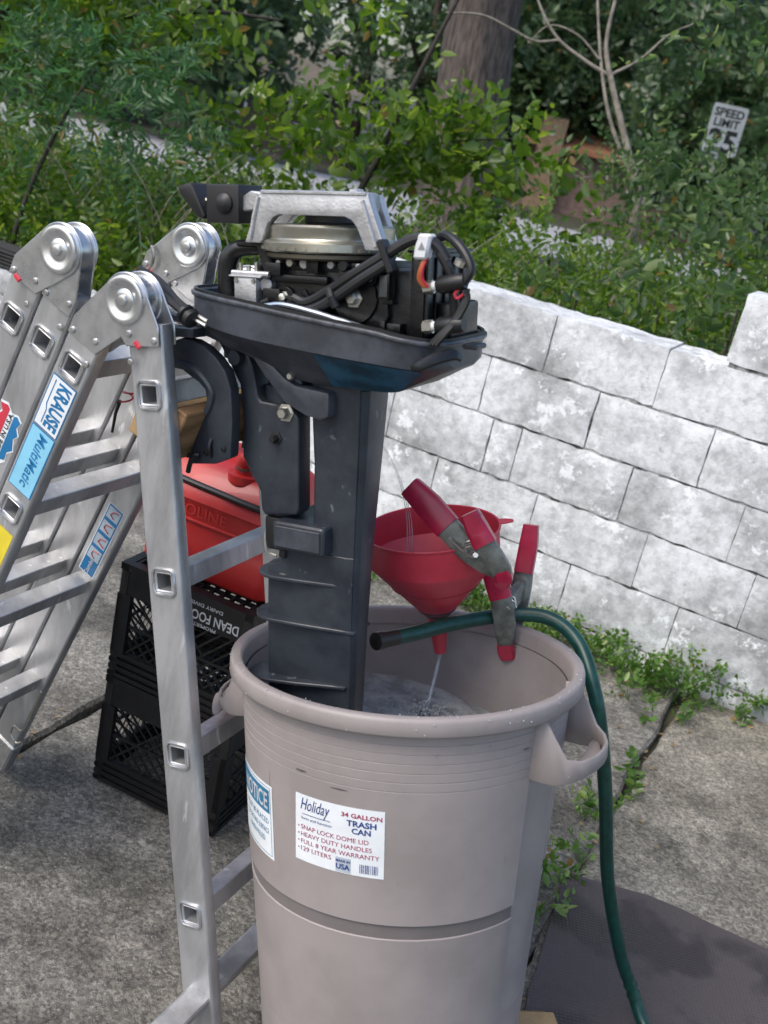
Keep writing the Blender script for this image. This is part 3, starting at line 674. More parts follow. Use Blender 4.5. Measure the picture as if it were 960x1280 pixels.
# transom boards the motor is clamped on
tb = empty('transom_board', frame(P0, HH, RR), 'rough pine board clamped against the ladder rung under the motor', 'board')
g = G(); a_ = R(15.5)
g.box((-.030, .155, 1.062), (.026, .262, .045), Matrix.Rotation(a_, 3, 'Y')); g.obj('plank', WOODL, tb, .002)
g = G(); g.box((.032, .150, 1.062), (.022, .252, .085), Matrix.Rotation(a_, 3, 'Y')); g.obj('plank', WOOD, tb, .002)

# ================================================================== outboard motor: local X aft, Y away, Z up along the leg
BE = R(12)
MX = HH * math.cos(BE) + Vector((0, 0, math.sin(BE))); MZ = -HH * math.sin(BE) + Vector((0, 0, math.cos(BE)))
mot = empty('outboard_motor', frame(P0 + Vector((0, 0, 1.118)) + RR * .15, MX, RR, MZ), 'dark outboard boat motor with cowl removed, hung in the trash can', 'outboard motor')
def msec(st, side=1):
    pass
# pan stations: x, z rim, half width rim, z crease, half width crease, z bottom, half width bottom
ST = [(.004, .143, .040, .112, .040, .096, .026), (.030, .143, .078, .106, .078, .083, .048), (.075, .140, .100, .098, .100, .066, .060), (.130, .135, .110, .090, .110, .054, .064), (.20, .127, .114, .083, .114, .030, .062),
      (.28, .118, .114, .076, .114, .026, .058), (.345, .111, .113, .071, .112, .026, .055), (.372, .106, .111, .068, .106, .036, .056), (.398, .102, .104, .066, .097, .050, .056), (.416, .099, .086, .067, .080, .058, .050), (.426, .098, .052, .070, .048, .064, .034)]
def panring(s, inset=0, up=0):
    x, zr, wr, zc, wc, zb, wb = s
    return [(x, -wr + inset, zr + up), (x, -wc + inset, zc), (x, -wb + inset, zb + inset), (x, wb - inset, zb + inset), (x, wc - inset, zc), (x, wr - inset, zr + up)]
# densify stations
def dens(st, n=4):
    A = np.array(st); out = []
    for i in range(len(A) - 1):
        p = [A[max(i - 1, 0)], A[i], A[i + 1], A[min(i + 2, len(A) - 1)]]
        for k in range(n):
            t = k / n; out.append(.5 * (2 * p[1] + (-p[0] + p[2]) * t + (2 * p[0] - 5 * p[1] + 4 * p[2] - p[3]) * t * t + (-p[0] + 3 * p[1] - 3 * p[2] + p[3]) * t ** 3))
    out.append(A[-1]); return out
DS = dens(ST)
g = G(); n = len(DS)
v = [p for s in DS for p in panring(s)]; vi = [p for s in DS for p in panring(s, .005)]
f = [(i * 6 + k, i * 6 + k + 1, i * 6 + 7 + k, i * 6 + 6 + k) for i in range(n - 1) for k in range(5)] + [tuple(range(6)), tuple((n - 1) * 6 + k for k in range(6))]
g.add(v, f)
v2 = []
for i, s in enumerate(DS):
    x, zr, wr, zc, wc, zb, wb = s; x = x + (.006 if i == 0 else -.006 if i == n - 1 else 0); v2 += [(x, -wr + .006, zr - .001), (x, -wr + .008, zc + .008), (x, wr - .008, zc + .008), (x, wr - .006, zr - .001)]
g.add(v2, [(i * 4 + k, i * 4 + 4 + k, i * 4 + 5 + k, i * 4 + 1 + k) for i in range(n - 1) for k in range(3)] + [(0, 1, 2, 3), tuple((n - 1) * 4 + k for k in range(4))])
pan = g.obj('lower_cowl', PAN, mot, angle=28)
loop = [(s[0], -s[2] + .002, s[1]) for s in DS] + [(s[0], s[2] - .002, s[1]) for s in DS[::-1]]
def ribbon(path, wd, ht, up=(0, 0, 1)):
    g = G(); rg = []; n = len(path); up = np.array(up, float)
    for k in range(n):
        t = np.array(path[(k + 1) % n]) - np.array(path[k - 1]); t /= np.linalg.norm(t) + 1e-9; sd = np.cross(t, up); sd /= np.linalg.norm(sd) + 1e-9; p = np.array(path[k])
        rg.append([p - sd * wd - up * ht, p + sd * wd - up * ht, p + sd * wd + up * ht, p - sd * wd + up * ht])
    g.rings(rg, closed=True); return g
ribbon(loop, .0052, .0032).obj('rim', mat('worn rim edge', (.085, .092, .105), .35, .2, .3, 60), pan, .001, angle=50)
ribbon([(x * 1, y * .975, z + .004) for x, y, z in loop], .0022, .003).obj('gasket', HOSEBLK, pan, angle=50)
# blue stripe on the lower flank
for sd in (-1, 1):
    v = []; fs = []
    xs_ = np.linspace(.254, .400, 9); A = np.array(DS)
    for i, x in enumerate(xs_):
        q = [np.interp(x, A[:, 0], A[:, k]) for k in range(7)]
        for t in (0.02, .98 if x < .36 else max(.1, .98 - (x - .36) * 12)):
            v.append((x, sd * (q[4] + (q[6] - q[4]) * t + .0012), q[3] + (q[5] - q[3]) * t - .0008))
    g = G(); g.add(v, [(2 * i, 2 * i + 2, 2 * i + 3, 2 * i + 1) for i in range(8)]); g.obj('blue_stripe', PANBLUE, pan)
# latch lever at the stern, tab, grommet and control cables at the bow
G().tube([(.405, -.122, .072), (.415, -.121, .075), (.432, -.108, .085), (.447, -.088, .090), (.452, -.075, .085)], [.004, .006, .008, .008, .006], 8, smooth=4, flat=.5).obj('latch_lever', ENG, pan)
g = G(); g.bx(.440, .462, -.045, -.012, .092, .099); g.obj('latch_tab', PAN, pan, .002)
for k, (dy, dz) in enumerate(((-.002, .0), (.006, .006), (.012, -.003))):
    G().tube([(-.075, -.085 + dy * 2, .165 + dz), (-.03, -.095 + dy * 2, .150 + dz), (.02, -.112 + dy, .128 + dz * .6), (.062, -.117 + dy, .108 + dz * .4)], .0058, 8, smooth=6).obj('control_cable', HOSEBLK, mot)
G().lathe([(.009, 0), (.014, .002), (.014, .007), (.010, .009), (.010, .013), (.015, .015), (.013, .021), (.008, .023)], (.040, -.116, .118), (.8, -.2, -.42), 16).obj('grommet', HOSEBLK, mot)
for k in range(2): G().cyl((.061, -.118 + .004 * k, .109 + .006 * k), (.080, -.119 + .004 * k, .102 + .006 * k), .0028, seg=8).obj('cable_end', BOLT, mot)
# steering arm / front bracket under the pan
g = G(); g.rings([[(x, y0, z0), (x, y1, z0), (x, y1, z1), (x, y0, z1)] for x, y0, y1, z0, z1 in ((-.06, -.045, .045, .098, .112), (.0, -.06, .06, .090, .104), (.08, -.07, .07, .068, .084), (.15, -.065, .065, .045, .062), (.2, -.06, .06, .02, .04))]); g.obj('steering_bracket', CHAR, mot, .003)
g = G(); g.bx(-.015, .035, -.09, .09, .078, .092); g.obj('front_mount', PAN, mot, .004, 2)
# clamp brackets hooked over the rung
CL = [(-.020, .060), (-.010, .071), (.006, .076), (.026, .074), (.046, .066), (.066, .052), (.082, .034), (.092, .008), (.094, -.04), (.090, -.095), (.060, -.108), (.012, -.114), (.021, -.076), (.038, -.036), (.047, -.012), (.045, .002), (.034, .012), (.018, .020), (.004, .028), (-.019, .030)]
for y0, y1 in ((-.078, -.056), (.056, .078)):
    g = G(); g.prism(CL, y0, y1); cb = g.obj('clamp_bracket', CHAR, mot, .004, 2)
    rid = [(x, (y0 if y0 < 0 else y1), z) for x, z in ((-.014, .040), (.006, .037), (.026, .032), (.044, .020), (.058, .002), (.054, -.018), (.046, -.032))]
    G().tube(rid, .006, 8, smooth=5).obj('bracket_rib', CHAR, cb)
    g = G(); yy = (y0 + y1) / 2; g.cyl((-.045, yy, -.083), (.055, yy, -.083), .0075, seg=12); g.lathe([(.018, 0), (.02, .003), (.014, .007), (.006, .009)], (.058, yy, -.083), (-1, 0, 0), 16); g.tube([(-.047, yy - .03, -.10), (-.047, yy, -.083), (-.047, yy + .03, -.066)], .005, 8); g.obj('clamp_screw', HOSEBLK, cb)
    for q in ((.012, -.100), (.046, -.092), (.078, -.082)): G().lathe([(.0045, 0), (.004, .002), (.001, .0028)], (q[0], y0 - .0002 if y0 < 0 else y1, q[1]), (0, -1 if y0 < 0 else 1, 0), 10).obj('bracket_bolt', HOSEBLK, cb)
G().cyl((.08, -.054, .05), (.08, .054, .05), .011, seg=16).obj('tilt_tube', CHAR, mot)
# trim lever at the bottom of the bracket
G().tube([(.014, -.082, -.125), (.020, -.085, -.112), (.027, -.086, -.098), (.036, -.082, -.096)], .004, 8, smooth=4).obj('trim_lever', HOSEBLK, mot)
# swivel bracket
SW = [(.040, .072), (.076, .072), (.094, .060), (.104, .036), (.112, -.004), (.118, -.012), (.148, -.014), (.176, -.020), (.184, -.030), (.185, -.168), (.182, -.178), (.124, -.186), (.118, -.178), (.116, -.150), (.098, -.122), (.084, -.100), (.086, -.040), (.080, .009), (.062, .040)]
g = G(); g.prism(SW, -.040, -.004); sw = g.obj('swivel_bracket', CHAR, mot, .008, 3)
G().cyl((.134, .002, -.19), (.134, .002, .01), .030, seg=28).obj('swivel_tube', CHAR, mot)
for (bx, bz, rr_) in ((.163, -.024, .0085), (.146, -.064, .006)):
    G().lathe([(rr_ * 1.7, 0), (rr_ * 1.7, .002), (rr_ * 1.1, .0025), (rr_, .012), (rr_ * .8, .014)], (bx, -.040, bz), (0, -1, 0), 6).obj('bolt', BOLT if rr_ > .007 else HOSEBLK, sw)
# upper mount casting under the pan
UM = [(.112, .066), (.150, .052), (.178, .030), (.196, .022), (.250, .017), (.250, -.018), (.236, -.024), (.212, -.020), (.178, -.006), (.160, .012), (.142, .030)]
g = G(); g.prism(UM, -.066, .066); um = g.obj('upper_mount', PAN, mot, .006, 2)
G().lathe([(.006, 0), (.006, .002), (.004, .006), (.003, .006)], (.188, -.066, .035), (0, -1, 0), 8).obj('mount_bolt', BOLT, um)
# leg: rounded box sections
def legsec(x0, x1, hw, z, nose=.02, hw0=None):
    hw0 = hw if hw0 is None else hw0; pts = []
    r1 = min(hw * .35, .012)
    for k in range(7):                       # rear end, squared with small radius
        pass
    q = [(x1, -hw * .86), (x1, hw * .86), (x1 - r1, hw)]
    fb = .25 if nose > .01 else .02
    q += [(x0 + nose + (x1 - x0) * fb, hw), (x0 + nose * .45, hw0 * .82), (x0 + nose * .1, hw0 * .45), (x0, 0), (x0 + nose * .1, -hw0 * .45), (x0 + nose * .45, -hw0 * .82), (x0 + nose + (x1 - x0) * fb, -hw), (x1 - r1, -hw)]
    return [(x, y, z) for x, y in q]
g = G(); g.rings([legsec(.200, .288, .045, .035, .008), legsec(.202, .286, .044, -.02, .008), legsec(.203, .282, .038, -.09, .008), legsec(.201, .278, .034, -.17, .008), legsec(.194, .275, .031, -.235, .008)]); g.obj('driveshaft_housing', CHAR, mot, .002, angle=28)
g = G(); g.rings([legsec(.140, .275, .032, -.232), legsec(.136, .274, .032, -.262), legsec(.112, .273, .030, -.270), legsec(.110, .271, .027, -.34), legsec(.109, .269, .023, -.42), legsec(.109, .267, .020, -.50), legsec(.116, .270, .017, -.56), legsec(.130, .255, .012, -.60)]); lg = g.obj('gearcase_leg', CHAR, mot, .0015, angle=28)
G().tube([(.118, 0, -.602), (.13, 0, -.602), (.16, 0, -.602), (.22, 0, -.602), (.265, 0, -.602)], [.006, .018, .026, .026, .018], 20, smooth=4).obj('gearcase', CHAR, mot)
# a raised rear edge strip and anti-splash plates
g = G(); g.rings([[(x0, -w_, z), (x1, -w_ * .7, z), (x1, w_ * .7, z), (x0, w_, z)] for x0, x1, w_, z in ((.2875, .296, .040, .02), (.283, .290, .034, -.09), (.2765, .283, .029, -.2), (.271, .277, .024, -.34), (.2665, .272, .018, -.55))]); g.obj('trailing_edge', CHAR, mot, .001)
def plate(x0, x1, hw, z0, z1, th=.0028):
    """rounded bow, tapering to a point aft"""
    o = []
    for k in range(9):
        a = math.pi / 2 + math.pi * k / 8; o.append((x0 + hw + hw * math.cos(a), hw * math.sin(a)))
    o += [(x0 + (x1 - x0) * .55, -hw * .86), (x1 - .028, -.030), (x1, -.026), (x1, .026), (x1 - .028, .030), (x0 + (x1 - x0) * .55, hw * .86)]
    zz = lambda x: z0 + (z1 - z0) * (x - x0) / (x1 - x0)
    g = G(); n = len(o); g.add([(x, y, zz(x) + th) for x, y in o] + [(x, y, zz(x) - th) for x, y in o], [tuple(range(n)), tuple(range(2 * n - 1, n - 1, -1))] + [(k, k + n, (k + 1) % n + n, (k + 1) % n) for k in range(n)])
    return g.obj('splash_plate', CHAR, mot, .0012)
plate(.096, .272, .044, -.283, -.281); plate(.090, .276, .044, -.353, -.353); plate(.078, .262, .046, -.459, -.446)
# lower mount block, shift linkage
g = G(); g.bx(.150, .240, -.058, .058, -.230, -.186); lm = g.obj('lower_mount', CHAR, mot, .007, 3)
g = G(); g.bx(.156, .234, -.0605, -.058, -.224, -.192); g.obj('mount_cover', PAN, lm, .001)
g = G(); g.bx(.122, .158, -.036, .036, -.24, -.188); lk = g.obj('shift_linkage', HOSEBLK, mot, .004, 2)
g = G(); g.lathe([(.033, 0), (.033, .004), (.030, .006)], (.138, -.002, -.1955), (0, 0, 1), 28); g.obj('swivel_washer', BOLT, mot)
G().cyl((.150, -.022, -.284), (.150, -.022, -.235), .004, seg=8).obj('shift_rod', BOLT, lk)
G().lathe([(.010, 0), (.011, .003), (.010, .012), (.006, .014)], (.150, -.022, -.252), (0, 0, 1), 6).obj('shift_nut', HOSEBLK, lk)
G().lathe([(.010, 0), (.010, .002), (.005, .004)], (.150, -.022, -.282), (0, 0, 1), 12).obj('rod_washer', BOLT, lk)
G().tube([(.124, -.030, -.20), (.122, -.034, -.225), (.128, -.036, -.245), (.142, -.034, -.250)], .0025, 6, smooth=4).obj('linkage_wire', BOLT, lk)

# ------------------------------------------------------------------ powerhead
blk = G().bx(.125, .372, -.062, .07, .085, .190).obj('engine_block', ENG, mot, .006, 2)
def eb(x0, x1, y0, y1, z0, z1, name='engine_casting', m_=ENG, bev=.003, parent=None): return G().bx(x0, x1, y0, y1, z0, z1).obj(name, m_, parent or blk, bev, 2)
def ec(a, b, r_, name='engine_boss', m_=ENG, seg=16, r2=None): return G().cyl(a, b, r_, r2, seg).obj(name, m_, blk, .001)
eb(.378, .398, -.078, .062, .104, .213, 'cylinder_head'); eb(.374, .402, -.082, .066, .213, .217, 'head_flange')
for k in range(5): eb(.3985, .4015, -.076 + k * .028, -.066 + k * .028, .108, .208, 'head_fin', bev=.001)
eb(.4018, .424, -.045, .045, .104, .150, 'exhaust_cover', bev=.006)
ec((.296, -.062, .151), (.296, -.080, .151), .034, 'side_cover'); G().lathe([(.0135, 0), (.0135, .002), (.009, .0025), (.009, .009), (.007, .011)], (.296, -.0802, .151), (0, -1, 0), 6).obj('bolt', BOLT, blk)
G().lathe([(.010, 0), (.010, .002), (.007, .0025), (.007, .008), (.005, .009)], (.178, -.0702, .144), (0, -1, 0), 6).obj('bolt', BOLT, blk); ec((.178, -.062, .144), (.178, -.0705, .144), .016)
g = G(); g.prism([(.258, .10), (.330, .10), (.345, .13), (.340, .165), (.318, .188), (.280, .186), (.262, .150)], -.074, -.062); g.obj('side_plate', ENG, blk, .003, 2)
g = G(); g.prism([(.190, .125), (.215, .158), (.236, .128), (.229, .124), (.214, .146), (.198, .121)], -.076, -.068); g.obj('link_arm', ENG, blk, .001)
eb(.335, .352, -.088, -.07, .152, .188, 'ignition_coil', mat('glossy black plastic', (.012, .012, .013), .18)); eb(.338, .350, -.0895, -.088, .156, .184, 'coil_plate', mat('worn dark steel', (.12, .125, .13), .35, .6))
eb(.332, .356, -.086, -.07, .186, .194, 'coil_cap', BOLT); eb(.345, .366, -.08, -.06, .108, .122, 'lower_boss'); ec((.322, -.07, .178), (.322, -.084, .178), .009); ec((.322, -.084, .178), (.322, -.087, .178), .0045, 'bolt', BOLT, 8)
# carburettor
cbx = eb(.104, .141, -.084, -.050, .128, .169, 'carburettor', CAST, .002)
for q in ((.108, .165), (.137, .165), (.109, .133), (.136, .133)): G().lathe([(.0035, 0), (.003, .002), (.001, .002)], (q[0], -.084, q[1]), (0, -1, 0), 8).obj('screw', BOLT, cbx)
G().cyl((.098, -.079, .1745), (.160, -.079, .1745), .0042, seg=10).obj('throttle_shaft', CAST, cbx); eb(.096, .150, -.086, -.050, .1695, .172, 'carburettor_lid', CAST, .001)
for q in (.104, .118, .131, .148): G().cyl((q, -.068, .172), (q, -.068, .184 + .006 * random.random()), .0032, seg=8).obj('jet', random.choice((BOLT, GOLD)), cbx)
ec((.150, -.074, .160), (.150, -.060, .160), .010, 'throttle_cam', CAST); ec((.147, -.078, .135), (.160, -.078, .140), .005, 'linkage', HOSEBLK); eb(.150, .172, -.076, -.06, .120, .132, 'linkage_block')
# air intake arch and left brackets
G().tube([(.078, -.062, .125), (.076, -.062, .165), (.080, -.062, .192), (.096, -.060, .207), (.13, -.055, .209), (.165, -.05, .208)], [.013, .014, .014, .012, .010, .009], 12, smooth=5).obj('intake_duct', ENG, mot)
g = G(); g.prism([(.100, .217), (.148, .221), (.150, .213), (.160, .190), (.172, .176), (.160, .172), (.148, .176), (.134, .210), (.100, .211)], -.074, -.060); g.obj('starter_bracket', ENG, mot, .002)
eb(.150, .330, -.066, .068, .182, .196, 'crankcase_top'); eb(.16, .25, -.074, -.055, .166, .176, 'wiring_tray'); 
for k in range(9):
    x = .17 + k * .021; ec((x, -.066, .192), (x, -.073 - .004 * (k % 2), .192), .004 + .002 * (k % 3), 'stud', random.choice((BOLT, HOSEBLK, CAST)), 8)
for k in range(16):
    x = random.uniform(.14, .36); z = random.uniform(.10, .18); eb(x, x + random.uniform(.008, .03), -.072 - random.uniform(0, .008), -.06, z, z + random.uniform(.006, .02), 'engine_fitting', random.choice((ENG, ENG, HOSEBLK, ENG)), .002)
# flywheel, stator and recoil starter
FC = (.217, -.008)
G().lathe([(.07, .196), (.088, .197), (.092, .200), (.092, .205), (.07, .206)], (*FC, 0), seg=48).obj('stator_plate', mat('stator bronze', (.16, .14, .10), .45, .6), mot)
fw = G().lathe([(.02, .2065), (.096, .2068), (.0985, .209), (.0985, .219), (.094, .2225), (.090, .2235), (.089, .225), (.089, .236), (.0895, .2372), (.0895, .2405), (.086, .243), (.04, .244), (.02, .244)], (*FC, 0), seg=64).obj('flywheel', GOLD, mot, angle=30)
for k in range(40):
    a = k * math.pi / 20; G().box((FC[0] + .0990 * math.cos(a), FC[1] + .0990 * math.sin(a), .2115), (.0022, .006, .0045), Matrix.Rotation(a, 3, 'Z')).obj('flywheel_tooth', GOLD, fw)
G().lathe([(.036, .2442), (.038, .247), (.038, .262), (.034, .264)], (*FC, 0), seg=40).obj('starter_pulley', mat('dark pulley', (.08, .08, .085), .5, .3), mot)
pl_o = [(.118, -.030), (.140, -.062), (.170, -.0695), (.300, -.0695), (.308, -.056), (.296, -.02), (.272, .03), (.254, .0595), (.245, .0598), (.12, .0598), (.105, .045), (.100, .02)]
g = G(); n = len(pl_o); 
g.rings([[(x, y, .2625) for x, y in pl_o], [(x, y, .283) for x, y in pl_o], [(FC[0] + (x - FC[0]) * .96, y * .95, .287) for x, y in pl_o]]); sh = g.obj('starter_housing', CAST, mot, .0015)
ARCH = [(.150, .285), (.141, .262), (.126, .222), (.124, .217), (.150, .217), (.152, .222), (.162, .244), (.170, .252), (.180, .2555), (.282, .2555), (.293, .251), (.301, .242), (.311, .222), (.314, .214), (.344, .214), (.341, .222), (.322, .268), (.316, .285)]
for y0, y1, dx in ((-.086, -.070, 0), (.060, .076, -.062)):
    G().prism([(x + dx, z) for x, z in ARCH], y0, y1).obj('starter_arch', CAST, sh, .002, 2)
for xa, xb in ((.1385, .3275),):
    G().tube([(.309, -.0865, .276), (.318, -.0868, .252), (.331, -.0868, .219)], .0032, 6).obj('arch_rib', CAST, sh); G().tube([(.147, -.0865, .278), (.140, -.0868, .252), (.134, -.0868, .222)], .0032, 6).obj('arch_rib', CAST, sh)
    G().tube([(.152, -.0865, .2845), (.23, -.0868, .2848), (.314, -.0865, .2845)], .0026, 6).obj('arch_rib', CAST, sh)
g = G(); g.lathe([(.011, .2872), (.011, .2905), (.004, .292)], (.268, -.03, 0), seg=6); g.obj('housing_bolt', CAST, sh)
g = G(); g.prism([(.098, .257), (.132, .262), (.132, .284), (.112, .286), (.098, .279)], -.055, -.020); g.obj('rope_guide', CAST, sh, .002)
hb = G().bx(.044, .100, -.066, -.006, .241, .294).obj('handle_rest', HOSEBLK, mot, .003, 2)
G().lathe([(.014, 0), (.014, .003), (.008, .008), (.003, .009)], (.076, -.066, .268), (0, -1, 0), 18).obj('handle_rest_boss', HOSEBLK, hb)
g = G(); g.prism([(-.020, .290), (.002, .296), (.008, .292), (.030, .250), (.024, .245), (.012, .250), (-.016, .280)], -.050, -.008); g.obj('pull_handle', HOSEBLK, mot, .004, 2)
G().cyl((.012, -.03, .272), (.042, -.03, .270), .004, seg=8).obj('pull_rope', BOLT, mot)
# hoses and wiring
G().tube([(.205, -.085, .146), (.228, -.088, .142), (.262, -.092, .158), (.305, -.094, .184), (.352, -.092, .212), (.372, -.088, .225), (.392, -.084, .232), (.412, -.078, .225), (.428, -.075, .205)], .0075, 10, smooth=6).obj('wiring_loom', HOSEBLK, mot)
G().tube([(.215, -.090, .128), (.245, -.094, .135), (.275, -.098, .150), (.315, -.099, .176), (.352, -.096, .199)], .0075, 10, smooth=6).obj('wiring_loom', HOSEBLK, mot)
G().tube([(.268, -.097, .160), (.276, -.106, .152), (.281, -.103, .140)], .006, 8).obj('loom_clip', HOSEBLK, mot)
g = G(); g.box((.352, -.094, .208), (.009, .022, .045), Matrix.Rotation(R(-25), 3, 'Y')); g.obj('loom_strap', HOSEBLK, mot, .002)
g = G(); g.rings([[(x + dx, y, z) for dx, y in ((-.010, -.092), (.010, -.092), (.010, -.074), (-.010, -.074))] for x, z in ((.396, .206), (.398, .220), (.402, .238))]); wt = g.obj('white_tag', WHITEP, mot, .003)
g = G(); g.add([(.394, -.0925, .218), (.404, -.0925, .218), (.399, -.0925, .228)], [(0, 1, 2)]); g.obj('warning_triangle', mat('grey print', (.25, .26, .28), .5), wt)
for k, m_ in enumerate((ORANGE, ORANGE, REDW)): G().tube([(.401 + .002 * k, -.085, .210), (.396 + .002 * k, -.088, .195), (.394 + .003 * k, -.088, .182), (.401 + .003 * k, -.086, .172)], .0022, 6, smooth=4).obj('wire', m_, mot)
for z0, z1, y in ((.170, .182, -.078), (.120, .128, -.076)):
    a, b = np.array((.399, y, z0)), np.array((.456, y - .002, z1)); d = b - a
    sp = G().cyl(a, a + d * .22, .009, seg=6).obj('spark_plug', BOLT, mot); G().cyl(a + d * .2, a + d * .34, .0065, seg=12).obj('plug_insulator', WHITEP, sp)
    G().tube([a + d * .32, a + d * .4, a + d * .9, b], [.0085, .0115, .0115, .009], 12).obj('plug_boot', HOSEBLK, sp)
G().tube([(.454, -.080, .180), (.462, -.078, .196), (.452, -.074, .214), (.436, -.068, .228), (.415, -.055, .236), (.39, -.03, .230)], .0062, 10, smooth=6).obj('plug_lead', HOSEBLK, mot)
G().tube([(.446, -.077, .2), (.449, -.077, .207)], .0085, 10).obj('lead_clip', BOLT, mot)
G().tube([(.418, -.078, .215), (.428, -.076, .200), (.434, -.074, .186), (.437, -.070, .16), (.438, -.066, .130)], .0066, 10, smooth=5).obj('plug_lead', HOSEBLK, mot)
for k in range(3): G().tube([(.458, -.080 + .003 * k, .172), (.461 - .003 * k, -.080, .158), (.450 - .003 * k, -.084, .134), (.436 - .004 * k, -.090, .114), (.425 - .005 * k, -.092, .100)], .0032, 6, smooth=5).obj('wire', HOSEBLK, mot)
G().tube([(.452, -.082, .174), (.445, -.086, .166), (.449, -.086, .160), (.456, -.084, .166)], .002, 6, smooth=4).obj('wire', REDW, mot)
G().tube([(.165, -.098, .134), (.20, -.103, .138), (.25, -.104, .131), (.30, -.104, .121), (.345, -.102, .111)], .0038, 8, smooth=5).obj('fuel_pipe', mat('bright steel tube', (.5, .55, .62), .2, .9), mot)

# telltale stream running from the motor into the funnel, and the stream below the funnel
STREAM = mat('clear running water', (.80, .86, .90), .08, 0, .05, 20, trans=.75)
for k in range(3):
    d = Vector((.006 * k - .004, .003 * k, -.004 * k))
    pts = [Vector(p) + d * (i / 4) for i, p in enumerate([(-.030, 1.575, 1.098), (-.008, 1.606, 1.066), (.018, 1.640, 1.015), (.042, 1.672, .950), (.058, 1.690, .880)])]
    tag(G().tube([tuple(p) for p in pts], [.00012, .00018, .0004, .0009, .0013], 6, smooth=6).obj('water_stream', STREAM), 'thin clear water stream falling from the motor into the red funnel', 'water stream', 'cooling water streams')

# ================================================================== funnel
FN = Vector((-.288, .012, .957)).normalized(); FO = Vector((.0845, 1.707, .931))
fx = Vector((0, 1, 0)).cross(FN).normalized(); fun = empty('funnel', frame(FO - FN * .235, fx, FN.cross(fx), FN), 'red plastic funnel clamped over the trash can rim', 'funnel')
L_ = .235
g = G(); g.lathe([(.0175, L_ - .155), (.030, L_ - .153), (.112, L_ - .056), (.1135, L_ - .052), (.1145, L_ - .004), (.117, L_ - .003), (.1175, L_ - .001), (.1165, L_), (.1135, L_ - .0005), (.1125, L_ - .008), (.1115, L_ - .053), (.028, L_ - .151), (.015, L_ - .156)], seg=72, cap=False); g.obj('bowl', REDFUN, fun, angle=28)
g = G(); g.lathe([(.0195, L_ - .1535), (.0175, L_ - .170), (.0105, 0), (.0090, 0), (.0150, L_ - .170), (.0160, L_ - .154)], seg=28, cap=False); g.obj('spout', REDFUN, fun, angle=28)
g = G(); g.lathe([(.034, L_ - .150), (.0355, L_ - .146), (.0235, L_ - .160), (.021, L_ - .163)], seg=36, cap=False); g.obj('strainer_collar', mat('dark green collar', (.03, .06, .06), .4), fun)
g = G(); o = [(.1165, -.012), (.128, -.011), (.138, -.006), (.140, 0), (.138, .006), (.128, .011), (.1165, .012)]; n = 7
g.add([(x, y, L_ - .0005) for x, y in o] + [(x, y, L_ - .0028) for x, y in o], [tuple(range(7)), tuple(range(13, 6, -1))] + [(k, k + 7, (k + 1) % 7 + 7, (k + 1) % 7) for k in range(7)]); tabo = g.obj('hang_tab', REDFUN, fun, .0006); tabo.rotation_euler.z = R(8)
se = FO - FN * .234
tag(G().tube([tuple(se), tuple(se + Vector((.002, -.002, -.03))), (.150, 1.647, ZW)], [.0040, .0026, .0026], 10, smooth=5).obj('water_stream', STREAM), 'water pouring from the funnel spout into the trash can', 'water stream')
wf = G().lathe([(.001, 0), (.07, 0.0004), (.0775, 0)], tuple(FO - FN * .10), tuple(FN), 40, cap=False)
tag(wf.obj('funnel_water', mat('shallow funnel water', (.55, .16, .18), .08, 0, .2, 40, .8, 70, trans=.5)), 'shallow water swirling inside the red funnel', 'water')

# ================================================================== spring clamps
def arm(path, hw, hd, axis, name, m_, parent, smooth=4, bev=.003):
    P = smooth_path(path, smooth); n = len(P); W_ = np.interp(np.linspace(0, 1, n), np.linspace(0, 1, len(hw)), hw); ax = np.array(axis) / np.linalg.norm(axis); rg = []
    D_ = np.interp(np.linspace(0, 1, n), np.linspace(0, 1, len(hd)), hd) if not np.isscalar(hd) else [hd] * n
    for i, p in enumerate(P):
        t = P[min(i + 1, n - 1)] - P[max(i - 1, 0)]; t /= np.linalg.norm(t); s_ = np.cross(t, ax); s_ /= np.linalg.norm(s_)
        a_ = np.cross(s_, t)
        rg.append([p + s_ * W_[i] * q[0] + a_ * D_[i] * q[1] for q in ((-1, -.7), (-.7, -1), (.7, -1), (1, -.7), (1, .7), (.7, 1), (-.7, 1), (-1, .7))])
    return G().rings(rg).obj(name, m_, parent, angle=40)
AX = (.25, .93, -.25)
def sub(p, q, t): return tuple(np.array(p) + (np.array(q) - np.array(p)) * t)
def rel(e, *ps): return [tuple(Vector(p) - e) for p in ps]
ca = Vector((.18, 1.60, .938)); clA = empty('spring_clamp', frame(ca), 'steel spring clamp with raspberry grips pinching the funnel edge', 'clamp')
p = rel(ca, (.032, 1.657, 1.011), (.068, 1.640, .992), (.106, 1.621, .970)); arm(p, [.018, .022, .0215], .013, AX, 'grip', REDGRIP, clA)
p = rel(ca, (.101, 1.624, .973), (.140, 1.605, .950), (.174, 1.597, .935), (.201, 1.600, .922)); arm(p, [.0195, .019, .016, .010], .010, AX, 'arm', CLAMPM, clA)
p = rel(ca, (.131, 1.590, 1.014), (.147, 1.583, .995), (.166, 1.575, .974)); arm(p, [.014, .017, .0185], [.018, .016, .014], AX, 'grip', REDGRIP, clA)
p = rel(ca, (.161, 1.577, .979), (.182, 1.573, .957), (.202, 1.580, .935), (.208, 1.586, .921)); arm(p, [.016, .017, .0155, .012], .011, AX, 'arm', CLAMPM, clA)
p = rel(ca, (.200, 1.579, .938), (.209, 1.582, .923), (.211, 1.588, .911)); arm(p, [.013, .014, .010], .0125, AX, 'jaw_tip', REDGRIP, clA)
